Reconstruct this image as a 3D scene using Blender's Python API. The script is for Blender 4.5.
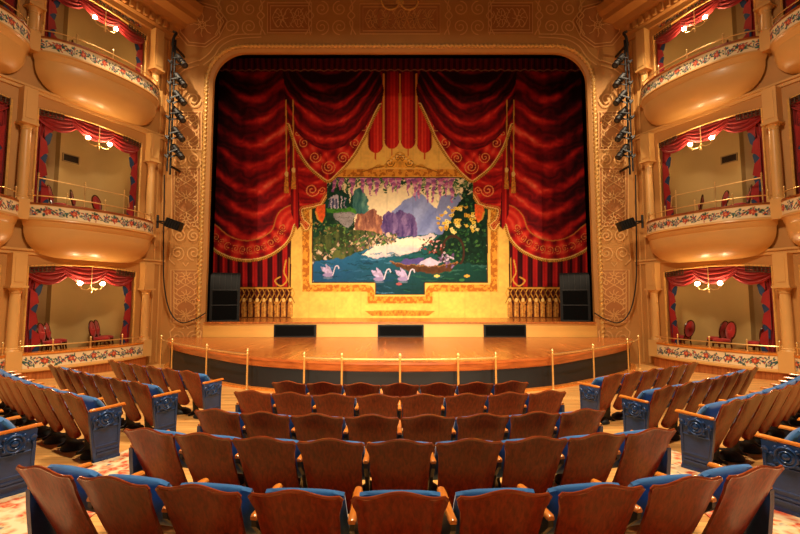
import bpy, bmesh, math, random
import numpy as np
from mathutils import Vector, Matrix, Euler
random.seed(7)
rng = np.random.RandomState(11)
for o in list(bpy.data.objects):
    bpy.data.objects.remove(o)
scene = bpy.context.scene
COL = scene.collection
PI = math.pi

# ------------------------------------------------------------------ camera, world, light, exposure
EYE = 1.85
cam_data = bpy.data.cameras.new('camera')
cam_data.sensor_width = 36.0
cam_data.lens = 420.0 / 800.0 * 36.0
cam_data.clip_end = 200
cam = bpy.data.objects.new('camera', cam_data)
COL.objects.link(cam)
cam.location = (0, 0, EYE)
cam.rotation_euler = (PI / 2 + 0.0737, 0, 0)
scene.camera = cam

world = bpy.data.worlds.new('World')
scene.world = world
world.use_nodes = True
world.node_tree.nodes['Background'].inputs[0].default_value = (1.0, 0.70, 0.42, 1)
world.node_tree.nodes['Background'].inputs[1].default_value = 0.035

scene.view_settings.view_transform = 'Standard'
scene.view_settings.look = 'None'
scene.view_settings.gamma = 1.0
scene.view_settings.use_curve_mapping = False
scene.view_settings.exposure = 1.0


def area_light(name, loc, target, size, power, color, shape='DISK', size_y=None, spread=PI):
    d = bpy.data.lights.new(name, 'AREA')
    d.energy = power
    d.color = color
    d.shape = shape
    d.size = size
    if size_y:
        d.size_y = size_y
    d.spread = spread
    o = bpy.data.objects.new(name, d)
    COL.objects.link(o)
    o.location = loc
    o.rotation_euler = (Vector(target) - Vector(loc)).to_track_quat('-Z', 'Y').to_euler()
    return o


def spot_light(name, loc, target, angle, power, color, radius=0.1, blend=0.5):
    d = bpy.data.lights.new(name, 'SPOT')
    d.energy = power
    d.color = color
    d.spot_size = math.radians(angle)
    d.spot_blend = blend
    d.shadow_soft_size = radius
    o = bpy.data.objects.new(name, d)
    COL.objects.link(o)
    o.location = loc
    o.rotation_euler = (Vector(target) - Vector(loc)).to_track_quat('-Z', 'Y').to_euler()
    return o


WARM = (1.0, 0.77, 0.51)
# the house chandelier over the stalls, added fill spots for the curtain and side seats, two ceiling lamps beside the arch
area_light('house_chandelier', (0, 5.0, 11.6), (0, 5.5, 0), 2.2, 820, WARM)
for x in (-3.5, 0, 3.5):
    spot_light('curtain_fill_spot', (x, -4.0, 5.5), (x * .55, 18.4, 1.2), 32, 5200, WARM, 0.15, 1.0)  # added unseen, brightens the lower curtain and fades towards its top
for sx in (-1, 1):
    spot_light('ceiling_lamp', (sx * 7.9, 11.6, 12.9), (sx * 7.7, 15.2, 4.3), 62, 1100, WARM, 0.05, 0.7)
    spot_light('side_seat_fill', (sx * 6.5, 5.0, 11.5), (sx * 5.5, 7.5, 0), 70, 2000, WARM, 0.15)  # added unseen to brighten the side seats and floor

# ------------------------------------------------------------------ materials
MATS = {}


def new_mat(name):
    m = bpy.data.materials.new(name)
    m.use_nodes = True
    MATS[name] = m
    nt = m.node_tree
    return m, nt, nt.nodes['Principled BSDF']


def lin(c):
    return tuple(((x / 255.0) / 12.92 if x / 255.0 <= 0.04045 else ((x / 255.0 + 0.055) / 1.055) ** 2.4) for x in c)


def mat(name, rgb, rough=0.5, metal=0.0, vary=0.12, scale=6.0, stretch=(1, 1, 1), bump=0.0, bump_scale=None, coat=0.0, sheen=0.0, spec=0.5):
    """procedural paint/metal/cloth: base colour broken up by object-space noise"""
    m, nt, b = new_mat(name)
    N, L = nt.nodes, nt.links
    c = lin(rgb)
    tc = N.new('ShaderNodeTexCoord')
    mp = N.new('ShaderNodeMapping')
    mp.inputs['Scale'].default_value = stretch
    L.new(tc.outputs['Object'], mp.inputs['Vector'])
    no = N.new('ShaderNodeTexNoise')
    no.inputs['Scale'].default_value = scale
    no.inputs['Detail'].default_value = 5
    L.new(mp.outputs['Vector'], no.inputs['Vector'])
    cr = N.new('ShaderNodeValToRGB')
    cr.color_ramp.elements[0].position = 0.3
    cr.color_ramp.elements[1].position = 0.7
    cr.color_ramp.elements[0].color = tuple(x * (1 - vary) for x in c) + (1,)
    cr.color_ramp.elements[1].color = tuple(min(1, x * (1 + vary)) for x in c) + (1,)
    L.new(no.outputs['Fac'], cr.inputs['Fac'])
    L.new(cr.outputs['Color'], b.inputs['Base Color'])
    b.inputs['Roughness'].default_value = rough
    b.inputs['Metallic'].default_value = metal
    b.inputs['Specular IOR Level'].default_value = spec
    b.inputs['Coat Weight'].default_value = coat
    b.inputs['Coat Roughness'].default_value = 0.15
    b.inputs['Sheen Weight'].default_value = sheen
    if bump:
        n2 = N.new('ShaderNodeTexNoise')
        n2.inputs['Scale'].default_value = bump_scale or scale * 4
        n2.inputs['Detail'].default_value = 4
        L.new(mp.outputs['Vector'], n2.inputs['Vector'])
        bp = N.new('ShaderNodeBump')
        bp.inputs['Strength'].default_value = bump
        bp.inputs['Distance'].default_value = 0.01
        L.new(n2.outputs['Fac'], bp.inputs['Height'])
        L.new(bp.outputs['Normal'], b.inputs['Normal'])
    return m


def wood(name, c1, c2, rough=0.3, scale=3.0, stretch=(8, 8, 0.7), coat=0.3, planks=None, world_space=False, spec=0.5):
    m, nt, b = new_mat(name)
    N, L = nt.nodes, nt.links
    tc = N.new('ShaderNodeTexCoord')
    mp = N.new('ShaderNodeMapping')
    mp.inputs['Scale'].default_value = stretch
    L.new(tc.outputs['Object'], mp.inputs['Vector'])
    no = N.new('ShaderNodeTexNoise')
    no.inputs['Scale'].default_value = scale
    no.inputs['Detail'].default_value = 7
    no.inputs['Distortion'].default_value = 0.6
    oi = N.new('ShaderNodeObjectInfo')
    ad = N.new('ShaderNodeVectorMath')
    ad.operation = 'ADD'
    sc = N.new('ShaderNodeVectorMath')
    sc.operation = 'SCALE'
    sc.inputs['Scale'].default_value = 17.0 if not planks else 0.0
    cx = N.new('ShaderNodeCombineXYZ')
    for i in range(3):
        L.new(oi.outputs['Random'], cx.inputs[i])
    L.new(cx.outputs[0], sc.inputs[0])
    L.new(mp.outputs['Vector'], ad.inputs[0])
    L.new(sc.outputs[0], ad.inputs[1])
    L.new(ad.outputs[0], no.inputs['Vector'])
    cr = N.new('ShaderNodeValToRGB')
    cr.color_ramp.elements[0].position = 0.32
    cr.color_ramp.elements[1].position = 0.68
    cr.color_ramp.elements[0].color = lin(c1) + (1,)
    cr.color_ramp.elements[1].color = lin(c2) + (1,)
    L.new(no.outputs['Fac'], cr.inputs['Fac'])
    out = cr.outputs['Color']
    if planks:
        br = N.new('ShaderNodeTexBrick')
        br.inputs['Scale'].default_value = 1.0
        br.inputs['Brick Width'].default_value = planks[0]
        br.inputs['Row Height'].default_value = planks[1]
        br.inputs['Mortar Size'].default_value = 0.0025
        br.inputs['Color1'].default_value = (0.78, 0.78, 0.78, 1)
        br.inputs['Color2'].default_value = (1.1, 1.1, 1.1, 1)
        br.inputs['Mortar'].default_value = (0.35, 0.3, 0.25, 1)
        m2 = N.new('ShaderNodeMapping')
        m2.inputs['Rotation'].default_value = (0, 0, planks[2])
        L.new(tc.outputs['Object'], m2.inputs['Vector'])
        L.new(m2.outputs['Vector'], br.inputs['Vector'])
        mx = N.new('ShaderNodeMix')
        mx.data_type = 'RGBA'
        mx.blend_type = 'MULTIPLY'
        mx.inputs['Factor'].default_value = 1.0
        L.new(out, mx.inputs['A'])
        L.new(br.outputs['Color'], mx.inputs['B'])
        out = mx.outputs['Result']
    L.new(out, b.inputs['Base Color'])
    b.inputs['Roughness'].default_value = rough
    b.inputs['Coat Weight'].default_value = coat
    b.inputs['Coat Roughness'].default_value = 0.12
    b.inputs['Specular IOR Level'].default_value = spec
    return m


def paint_mat(name, rough=0.8, sheen=0.0):
    """colours come from the painted print stored on the mesh itself"""
    m, nt, b = new_mat(name)
    at = nt.nodes.new('ShaderNodeAttribute')
    at.attribute_name = 'paint'
    nt.links.new(at.outputs['Color'], b.inputs['Base Color'])
    b.inputs['Roughness'].default_value = rough
    b.inputs['Specular IOR Level'].default_value = 0.2
    return m


def glow_mat(name, color, strength):
    m, nt, b = new_mat(name)
    b.inputs['Emission Color'].default_value = color + (1,)
    b.inputs['Emission Strength'].default_value = strength
    b.inputs['Base Color'].default_value = color + (1,)
    return m


def carpet_mat():
    m, nt, b = new_mat('carpet')
    N, L = nt.nodes, nt.links
    tc = N.new('ShaderNodeTexCoord')
    vo = N.new('ShaderNodeTexVoronoi')
    vo.inputs['Scale'].default_value = 9.0
    no = N.new('ShaderNodeTexNoise')
    no.inputs['Scale'].default_value = 7.0
    no.inputs['Detail'].default_value = 4
    L.new(tc.outputs['Object'], vo.inputs['Vector'])
    L.new(tc.outputs['Object'], no.inputs['Vector'])
    cr = N.new('ShaderNodeValToRGB')
    e = cr.color_ramp.elements
    e[0].position = 0.30
    e[0].color = lin((96, 104, 112)) + (1,)
    e[1].position = 0.72
    e[1].color = lin((205, 170, 130)) + (1,)
    for p, c in ((0.38, (214, 190, 150)), (0.46, (220, 170, 120)), (0.52, (196, 66, 44)), (0.60, (216, 130, 92))):
        x = e.new(p)
        x.color = lin(c) + (1,)
    L.new(no.outputs['Fac'], cr.inputs['Fac'])
    mx = N.new('ShaderNodeMix')
    mx.data_type = 'RGBA'
    mx.inputs['B'].default_value = lin((232, 205, 165)) + (1,)
    r2 = N.new('ShaderNodeValToRGB')
    r2.color_ramp.elements[0].position = 0.40
    r2.color_ramp.elements[1].position = 0.75
    L.new(vo.outputs['Distance'], r2.inputs['Fac'])
    L.new(r2.outputs['Color'], mx.inputs['Factor'])
    L.new(cr.outputs['Color'], mx.inputs['A'])
    L.new(mx.outputs['Result'], b.inputs['Base Color'])
    b.inputs['Roughness'].default_value = 0.95
    b.inputs['Specular IOR Level'].default_value = 0.1
    return m


wood('seat_wood', (100, 24, 6), (150, 46, 12), 0.34, 3.0, (16, 16, 1.0), 0.10, spec=0.35)
wood('rim_highlight_wood', (128, 50, 20), (160, 74, 36), 0.14, 3.0, (2, 8, 8), 0.4)  # paler than seat_wood: highlight of the top edge put into the colour
wood('arm_wood', (205, 110, 34), (236, 150, 62), 0.25, 3.0, (8, 1.2, 8), 0.4)
wood('stage_wood', (158, 82, 32), (206, 122, 56), 0.26, 2.2, (7, 0.5, 7), 0.25, (4.0, 0.11, PI / 2))
wood('lip_wood', (150, 74, 28), (196, 108, 48), 0.3, 2.0, (1, 1, 6), 0.3)
wood('floor_wood', (214, 150, 78), (240, 188, 112), 0.35, 1.5, (0.8, 6, 6), 0.2, (2.4, 0.09, 0.0))
wood('rail_wood', (120, 58, 24), (170, 92, 40), 0.35, 3.0, (2, 2, 8), 0.3)
wood('wainscot_wood', (150, 78, 32), (196, 116, 56), 0.4, 2.0, (10, 10, 0.6), 0.1)
wood('chair_wood', (58, 20, 10), (96, 38, 18), 0.25, 4.0, (6, 6, 1), 0.4)
mat('blue_velvet', (38, 108, 176), 0.7, 0, 0.16, 9, (1, 1, 1), 0.1, 90, 0, 0.35, 0.3)
mat('iron_blue', (32, 70, 128), 0.32, 0.15, 0.15, 14, (1, 1, 1), 0.15, 60, 0.3)
mat('iron_dark', (20, 28, 42), 0.4, 0.2, 0.2, 14)
mat('black_matte', (12, 12, 14), 0.6, 0, 0.2, 20)
mat('brass', (248, 214, 146), 0.36, 0.85, 0.10, 8)
mat('gilt', (222, 172, 92), 0.38, 0.12, 0.15, 9, (1, 1, 1), 0.2, 30)
mat('wall_tan', (196, 142, 76), 0.62, 0, 0.06, 1.3, (1, 1, 1), 0.05, 20)
mat('wall_cream', (192, 138, 72), 0.55, 0, 0.05, 1.5)
mat('box_cream', (218, 168, 98), 0.38, 0, 0.05, 1.5, coat=0.15)
mat('box_interior', (206, 170, 104), 0.7, 0, 0.05, 1.0)
mat('box_door', (168, 134, 82), 0.6, 0, 0.05, 1.0)
mat('stencil_panel', (184, 122, 66), 0.65, 0, 0.08, 2.0)
mat('stencil_line', (226, 176, 108), 0.6, 0, 0.06, 3.0)
mat('riser_yellow', (226, 170, 82), 0.55, 0, 0.06, 1.0)
mat('skirt_navy', (17, 24, 30), 0.6, 0, 0.18, 2.0)
mat('black_fabric', (6, 7, 8), 0.95, 0, 0.2, 30, spec=0.1)
mat('black_metal', (7, 7, 9), 0.55, 0.0, 0.2, 20)
mat('black_plastic', (6, 7, 9), 0.55, 0, 0.15, 10, spec=0.25)
mat('lens_glass', (70, 80, 96), 0.08, 0.6, 0.1, 10)
mat('red_velvet', (150, 20, 18), 0.7, 0, 0.2, 5, (1, 1, 1), 0.1, 60, 0, 0.3, 0.3)
mat('red_upholstery', (170, 24, 26), 0.55, 0, 0.15, 8, (1, 1, 1), 0.1, 40, 0, 0.2)
mat('blue_lining', (16, 52, 92), 0.6, 0, 0.15, 6)
mat('gold_trim', (214, 160, 76), 0.5, 0.2, 0.15, 20)
mat('fret_dark', (72, 44, 22), 0.6, 0, 0.2, 12)
mat('stage_dark', (10, 9, 9), 0.9, 0, 0.1, 3)
mat('ceiling_paint', (120, 76, 40), 0.8, 0, 0.06, 1.0)
mat('cable_black', (16, 14, 14), 0.5, 0, 0.1, 10)
glow_mat('bulb_glow', (1.0, 0.72, 0.38), 85.0)
carpet_mat()
paint_mat('painted_cloth', 0.85)
paint_mat('painted_panel', 0.55)


# ------------------------------------------------------------------ mesh helpers
class MB:
    """collects shapes in one coordinate frame and links them as one mesh object"""

    def __init__(self):
        self.v = []
        self.f = []

    def add(self, vs, fs):
        n = len(self.v)
        self.v.extend([tuple(float(c) for c in p) for p in vs])
        self.f.extend([tuple(i + n for i in f) for f in fs])
        return self

    def box(self, lo, hi, fn=None):
        (x0, y0, z0), (x1, y1, z1) = lo, hi
        vs = [(x0, y0, z0), (x1, y0, z0), (x1, y1, z0), (x0, y1, z0), (x0, y0, z1), (x1, y0, z1), (x1, y1, z1), (x0, y1, z1)]
        if fn:
            vs = [fn(*p) for p in vs]
        return self.add(vs, [(0, 3, 2, 1), (4, 5, 6, 7), (0, 1, 5, 4), (1, 2, 6, 5), (2, 3, 7, 6), (3, 0, 4, 7)])

    def grid(self, fn, nu, nv, close_u=False):
        """fn(i/nu, j/nv) -> point"""
        vs = []
        cu = nu if close_u else nu + 1
        for j in range(nv + 1):
            for i in range(cu):
                vs.append(fn(i / nu, j / nv))
        fs = []
        for j in range(nv):
            for i in range(nu):
                a = j * cu + i
                b = j * cu + (i + 1) % cu
                fs.append((a, b, b + cu, a + cu))
        return self.add(vs, fs)

    def slab(self, front, back, nu, nv):
        """closed shell between two surfaces fn(u, v)"""
        vs = []
        for fn in (front, back):
            for j in range(nv + 1):
                for i in range(nu + 1):
                    vs.append(fn(i / nu, j / nv))
        c = nu + 1
        n = c * (nv + 1)
        fs = []
        for j in range(nv):
            for i in range(nu):
                a = j * c + i
                fs.append((a, a + 1, a + 1 + c, a + c))
                fs.append((n + a, n + a + c, n + a + 1 + c, n + a + 1))
        ring = [i for i in range(c)] + [j * c + nu for j in range(1, nv + 1)] + [nv * c + i for i in range(nu - 1, -1, -1)] + [j * c for j in range(nv - 1, 0, -1)]
        for k in range(len(ring)):
            a, b = ring[k], ring[(k + 1) % len(ring)]
            fs.append((b, a, n + a, n + b))
        return self.add(vs, fs)

    def tube(self, pts, r, n=8, cap=True, closed=False):
        pts = [Vector(p) for p in pts]
        rs = r if isinstance(r, (list, tuple)) else [r] * len(pts)
        ref = None
        rings = []
        m = len(pts)
        for k, p in enumerate(pts):
            if closed:
                t = pts[(k + 1) % m] - pts[k - 1]
            else:
                t = pts[min(k + 1, m - 1)] - pts[max(k - 1, 0)]
            if t.length < 1e-9:
                t = Vector((0, 0, 1))
            t.normalize()
            if ref is None:
                ref = Vector((0, 0, 1)) if abs(t.z) < 0.9 else Vector((1, 0, 0))
            a = t.cross(ref)
            if a.length < 1e-6:
                a = t.cross(Vector((0, 1, 0)))
            a.normalize()
            b = a.cross(t)
            ref = b
            rings.append([p + (a * math.cos(2 * PI * i / n) + b * math.sin(2 * PI * i / n)) * rs[k] for i in range(n)])
        vs = [q for ring in rings for q in ring]
        fs = []
        for k in range(m if closed else m - 1):
            k2 = (k + 1) % m
            for i in range(n):
                fs.append((k * n + i, k * n + (i + 1) % n, k2 * n + (i + 1) % n, k2 * n + i))
        if cap and not closed:
            fs.append(tuple(range(n - 1, -1, -1)))
            fs.append(tuple((m - 1) * n + i for i in range(n)))
        return self.add(vs, fs)

    def lathe(self, prof, c, n=16, axis=(0, 0, 1)):
        """prof: list of (radius, distance along axis)"""
        q = Vector((0, 0, 1)).rotation_difference(Vector(axis)).to_matrix()
        c = Vector(c)
        vs = []
        for r, h in prof:
            for i in range(n):
                a = 2 * PI * i / n
                vs.append(c + q @ Vector((r * math.cos(a), r * math.sin(a), h)))
        fs = []
        for k in range(len(prof) - 1):
            for i in range(n):
                fs.append((k * n + i, k * n + (i + 1) % n, (k + 1) * n + (i + 1) % n, (k + 1) * n + i))
        fs.append(tuple(range(n - 1, -1, -1)))
        m = (len(prof) - 1) * n
        fs.append(tuple(m + i for i in range(n)))
        return self.add(vs, fs)

    def prism(self, poly, fn, d0, d1):
        """2D outline swept from d0 to d1; fn(a, b, d) -> point"""
        n = len(poly)
        vs = [fn(a, b, d0) for a, b in poly] + [fn(a, b, d1) for a, b in poly]
        fs = [tuple(range(n - 1, -1, -1)), tuple(range(n, 2 * n))]
        for i in range(n):
            fs.append((i, (i + 1) % n, n + (i + 1) % n, n + i))
        return self.add(vs, fs)

    def ribbon(self, pts, w, fn, closed=False):
        """flat stripe along a 2D polyline; fn(a, b) -> point"""
        m = len(pts)
        vs = []
        for k in range(m):
            if closed:
                a, b = pts[k - 1], pts[(k + 1) % m]
            else:
                a, b = pts[max(k - 1, 0)], pts[min(k + 1, m - 1)]
            dx, dy = b[0] - a[0], b[1] - a[1]
            l = math.hypot(dx, dy) or 1
            nx, ny = -dy / l * w / 2, dx / l * w / 2
            vs.append(fn(pts[k][0] + nx, pts[k][1] + ny))
            vs.append(fn(pts[k][0] - nx, pts[k][1] - ny))
        fs = []
        for k in range(m if closed else m - 1):
            k2 = (k + 1) % m
            fs.append((2 * k, 2 * k + 1, 2 * k2 + 1, 2 * k2))
        return self.add(vs, fs)

    def mesh(self, name, material, off=(0, 0, 0), smooth=True, recalc=True, angle=40):
        me = bpy.data.meshes.new(name)
        ox, oy, oz = off
        me.from_pydata([(x - ox, y - oy, z - oz) for x, y, z in self.v], [], self.f)
        if recalc:
            bm = bmesh.new()
            bm.from_mesh(me)
            bmesh.ops.recalc_face_normals(bm, faces=bm.faces)
            bm.to_mesh(me)
            bm.free()
        if smooth:
            me.shade_smooth()
            me.set_sharp_from_angle(angle=math.radians(angle))
        me.materials.append(MATS[material])
        return me

    def build(self, name, material, parent=None, smooth=True, recalc=True, angle=40, local=False, kind=None):
        """parent None: a thing of its own with its origin at its base; else a part (coordinates in the world unless local)"""
        if parent is None:
            xs, ys, zs = zip(*self.v)
            off = ((min(xs) + max(xs)) / 2, (min(ys) + max(ys)) / 2, min(zs))
            o = bpy.data.objects.new(name, self.mesh(name, material, off, smooth, recalc, angle))
            o.location = off
        else:
            off = (0, 0, 0) if local else parent['_o']
            o = bpy.data.objects.new(name, self.mesh(name, material, off, smooth, recalc, angle))
            o.parent = parent
            o['_o'] = tuple(off)
        COL.objects.link(o)
        if parent is None:
            o['_o'] = tuple(off)
        if kind:
            o['kind'] = kind
        return o


def tag(o, label, cat, group=None):
    o['label'] = label
    o['category'] = cat
    if group:
        o['group'] = group
    return o


def thing(name, label, cat, loc, rotz=0.0, group=None):
    o = bpy.data.objects.new(name, None)
    o.empty_display_size = 0.1
    COL.objects.link(o)
    o.location = loc
    o.rotation_euler = (0, 0, rotz)
    o['_o'] = tuple(loc)
    return tag(o, label, cat, group)


def structure(o, label=None):
    o['kind'] = 'structure'
    if label:
        o['label'] = label
    return o


def copy_tree(o, parent=None):
    c = o.copy()
    COL.objects.link(c)
    if parent:
        c.parent = parent
    for ch in list(o.children):
        copy_tree(ch, c)
    return c


def smooth_curve(pts, n=8):
    """Catmull-Rom through points of any dimension"""
    P = [np.array(p, float) for p in pts]
    P = [2 * P[0] - P[1]] + P + [2 * P[-1] - P[-2]]
    out = []
    for i in range(1, len(P) - 2):
        for k in range(n):
            t = k / n
            out.append(0.5 * (2 * P[i] + (P[i + 1] - P[i - 1]) * t + (2 * P[i - 1] - 5 * P[i] + 4 * P[i + 1] - P[i + 2]) * t * t + (3 * P[i] - P[i - 1] - 3 * P[i + 1] + P[i + 2]) * t ** 3))
    out.append(P[-2])
    return [tuple(p) for p in out]


ORD = ['zeroth', 'first', 'second', 'third', 'fourth', 'fifth', 'sixth', 'seventh', 'eighth', 'ninth', 'tenth']

# ------------------------------------------------------------------ floor, carpets
SLOPE = 0.038


def fz(y):
    return -SLOPE * (y - 2.30)


m = MB()
m.v = []
m.add([(-13, -6, fz(-6)), (13, -6, fz(-6)), (13, 16, fz(16)), (-13, 16, fz(16)),
       (-13, -6, fz(-6) - .2), (13, -6, fz(-6) - .2), (13, 16, fz(16) - .2), (-13, 16, fz(16) - .2)],
      [(0, 1, 2, 3), (7, 6, 5, 4), (0, 4, 5, 1), (1, 5, 6, 2), (2, 6, 7, 3), (3, 7, 4, 0)])
structure(m.build('floor', 'floor_wood', smooth=False), 'raked auditorium floor of pale varnished boards')

for sx, nm in ((-1, 'house-left'), (1, 'house-right')):
    m = MB()
    ys = [-4, 0, 2, 3.2, 4.2, 5.2, 6.2]
    ins = [2.1, 2.3, 2.5, 2.6, 2.75, 2.95, 3.05]
    outs = [5.4, 5.3, 5.1, 4.6, 4.0, 3.6, 3.45]
    top = [(sx * a, y, fz(y) + .012) for a, y in zip(ins, ys)] + [(sx * b, y, fz(y) + .012) for b, y in reversed(list(zip(outs, ys)))]
    n = len(top)
    m.add(top + [(x, y, z - .010) for x, y, z in top], [tuple(range(n)), tuple(range(2 * n - 1, n - 1, -1))] + [(i, (i + 1) % n, n + (i + 1) % n, n + i) for i in range(n)])
    tag(m.build('aisle_carpet', 'carpet', smooth=False), 'cream and coral floral carpet along the %s aisle' % nm, 'carpet')

# ------------------------------------------------------------------ stage
YP = 15.2
ZA = 0.45
ZU = 0.99
HW = 7.04
ZT = 11.12
half = [(0, 9.3), (1.2, 9.38), (2.3, 9.64), (3.65, 10.22), (4.95, 11.22), (6.0, 12.12), (6.6, 12.68), (7.35, 13.55), (7.9, 14.5), (8.15, 15.15)]
hc = smooth_curve(half, 5)
front = [(-x, y) for x, y in reversed(hc)] + hc[1:]


def offset_front(d):
    out = []
    for k, (x, y) in enumerate(front):
        a = front[max(k - 1, 0)]
        b = front[min(k + 1, len(front) - 1)]
        dx, dy = b[0] - a[0], b[1] - a[1]
        l = math.hypot(dx, dy)
        out.append((x + dy / l * d, y - dx / l * d))
    return out


stage = thing('stage_apron', 'curved wooden stage apron with dark skirt in front of the curtain', 'stage', (0, YP - .02, fz(YP)))
stage['kind'] = 'structure'
del stage['category']
m = MB()
fr = offset_front(0.0)
deck = fr + [(8.15, YP - .01), (-8.15, YP - .01)]
m.prism(deck, lambda a, b, d: (a, b, d), ZA - .05, ZA)
m.build('deck', 'stage_wood', stage, smooth=False)


def strip(poly_top, poly_bot, mb):
    n = len(poly_top)
    mb.add(poly_top + poly_bot, [(i, i + 1, n + i + 1, n + i) for i in range(n - 1)])


m = MB()
prof = [(0.0, ZA + .002), (0.05, ZA - .01), (0.055, ZA - .05), (0.02, ZA - .07), (0.0, ZA - .12), (-.02, ZA - .20), (-.06, ZA - .22)]
for (d0, z0), (d1, z1) in zip(prof, prof[1:]):
    a = offset_front(d0)
    b = offset_front(d1)
    strip([(x, y, z0) for x, y in a], [(x, y, z1) for x, y in b], m)
m.build('nosing', 'lip_wood', stage)
m = MB()
a = offset_front(-.06)
strip([(x, y, ZA - .2) for x, y in a], [(x, y, fz(y) - .02) for x, y in a], m)
m.build('skirt', 'skirt_navy', stage)
m = MB()
a = offset_front(.10)
b = offset_front(-.06)
strip([(x, y, fz(y) + .05) for x, y in a], [(x, y, fz(y) - .01) for x, y in a], m)
strip([(x, y, fz(y) + .05) for x, y in b], [(x, y, fz(y) + .05) for x, y in a], m)
m.build('plinth', 'arm_wood', stage)

upper = thing('upper_stage', 'raised upper stage with yellow riser behind the apron', 'stage', (0, YP, ZA))
upper['kind'] = 'structure'
del upper['category']
m = MB().box((-HW - .3, YP + .02, ZA), (HW + .3, 19.6, ZU - .05))
m.build('riser', 'riser_yellow', upper, smooth=False)
m = MB().box((-HW + .01, YP - .06, ZU - .05), (HW - .01, 19.6, ZU))
m.build('boards', 'stage_wood', upper, smooth=False)
for x0, x1, nm in ((-4.5, -3.0, 'house-left'), (-.8, .85, 'middle'), (3.0, 4.5, 'house-right')):
    v = thing('stage_monitor', 'black recessed speaker panel in the yellow stage riser, %s one' % nm, 'speaker', ((x0 + x1) / 2, YP - .1, ZA))
    MB().box((x0, YP - .10, ZA + .005), (x1, YP + .01, ZA + .45)).build('cabinet', 'black_plastic', v, smooth=False)
    MB().box((x0 + .06, YP - .115, ZA + .06), (x1 - .06, YP - .10, ZA + .40)).build('grille', 'black_fabric', v, smooth=False)

# ------------------------------------------------------------------ proscenium wall with the arch
def arch_path(o, zb=None, n=12):
    r = 1.2 + o
    w = HW + o
    t = ZT + o
    zb = fz(YP) - .3 if zb is None else zb
    pts = [(-w, zb)]
    pts += [(-w, zb + (t - r - zb) * k / 10) for k in range(1, 10)]
    pts += [(-w + r - r * math.cos(PI / 2 * k / n), t - r + r * math.sin(PI / 2 * k / n)) for k in range(n + 1)]
    pts += [(x, z) for x, z in [(-w + r + (2 * w - 2 * r) * k / 10, t) for k in range(1, 10)]]
    return pts + [(-x, z) for x, z in reversed(pts[:10 + n + 1])]


inner = arch_path(0.30)
XW, ZTOP = 8.75, 13.6
outer = []
ni = len(inner)
for k, (x, z) in enumerate(inner):
    if k < 10 or k >= ni - 10:
        outer.append((math.copysign(XW, x), z))
    elif k < 10 + 13:
        t = (k - 10) / 12
        outer.append((-XW, inner[10][1] + (ZTOP - inner[10][1]) * min(1, t * 2)) if t <= .5 else (-XW + (inner[22][0] + XW) * (t - .5) * 2, ZTOP))
    elif k >= ni - 10 - 13:
        t = (ni - 11 - k) / 12
        outer.append((XW, inner[10][1] + (ZTOP - inner[10][1]) * min(1, t * 2)) if t <= .5 else (XW - (inner[22][0] + XW) * (t - .5) * 2, ZTOP))
    else:
        outer.append((x, ZTOP))
m = MB()
for y in (YP, YP + .5):
    vs = [(x, y, z) for x, z in inner] + [(x, y, z) for x, z in outer]
    m.add(vs, [(i, i + 1, ni + i + 1, ni + i) for i in range(ni - 1)])
wallp = structure(m.build('wall_proscenium', 'wall_tan', smooth=False), 'tan proscenium wall with stencilled scroll ornament')
m = MB()
# stepped frame of the arch: (offset from the opening, depth)
fp = [(0.0, YP + .20), (0.0, YP + .06), (0.05, YP + .02), (0.10, YP - .02), (0.17, YP - .03), (0.19, YP - .005), (0.31, YP - .005), (.33, YP + .01)]
for (o0, y0), (o1, y1) in zip(fp, fp[1:]):
    a = arch_path(o0)
    b = arch_path(o1)
    n = len(a)
    m.add([(x, y0, z) for x, z in a] + [(x, y1, z) for x, z in b], [(i, i + 1, n + i + 1, n + i) for i in range(n - 1)])
m.build('arch_frame', 'wall_cream', wallp, recalc=False, angle=30)
# twisted rope moulding
rp = arch_path(.20, ZA, 16)
dense = []
for (x0, z0), (x1, z1) in zip(rp, rp[1:]):
    l = math.hypot(x1 - x0, z1 - z0)
    k = max(1, int(l / .035))
    dense += [(x0 + (x1 - x0) * i / k, z0 + (z1 - z0) * i / k) for i in range(k)]
dense.append(rp[-1])
vs, fs = [], []
L = 0.0
NR = 8
for i, (x, z) in enumerate(dense):
    a = dense[max(i - 1, 0)]
    b = dense[min(i + 1, len(dense) - 1)]
    dx, dz = b[0] - a[0], b[1] - a[1]
    l = math.hypot(dx, dz)
    nx, nz = -dz / l, dx / l
    if i:
        L += math.hypot(x - dense[i - 1][0], z - dense[i - 1][1])
    for k in range(NR):
        th = 2 * PI * k / NR
        r = .066 + .026 * math.sin(2 * th + L * 2 * PI / .16)
        vs.append((x + nx * r * math.cos(th), YP - .03 + r * math.sin(th), z + nz * r * math.cos(th)))
for i in range(len(dense) - 1):
    for k in range(NR):
        fs.append((i * NR + k, i * NR + (k + 1) % NR, (i + 1) * NR + (k + 1) % NR, (i + 1) * NR + k))
MB().add(vs, fs).build('rope_moulding', 'gilt', wallp, angle=60)

# stencilled ornament, laid out in design units (1 unit about 36 mm) around the arch
CP, SP = math.cos(0.0737), math.sin(0.0737)


def design(u, v):
    a, b = (u - 400) / 420.0, (267 - v) / 420.0
    t = YP / (CP - b * SP)
    return a * t, EYE + (SP + b * CP) * t


def spiral(cx, cy, r, turns, a0, sgn=1, n=26):
    return [(cx + r * (1 - k / n * .85) * math.cos(a0 + sgn * turns * 2 * PI * k / n), cy + r * (1 - k / n * .85) * math.sin(a0 + sgn * turns * 2 * PI * k / n)) for k in range(n + 1)]


lines, panels = [], []
LW = 1.25


def ln(pts, w=LW, closed=False):
    lines.append((pts, w, closed))


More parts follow.
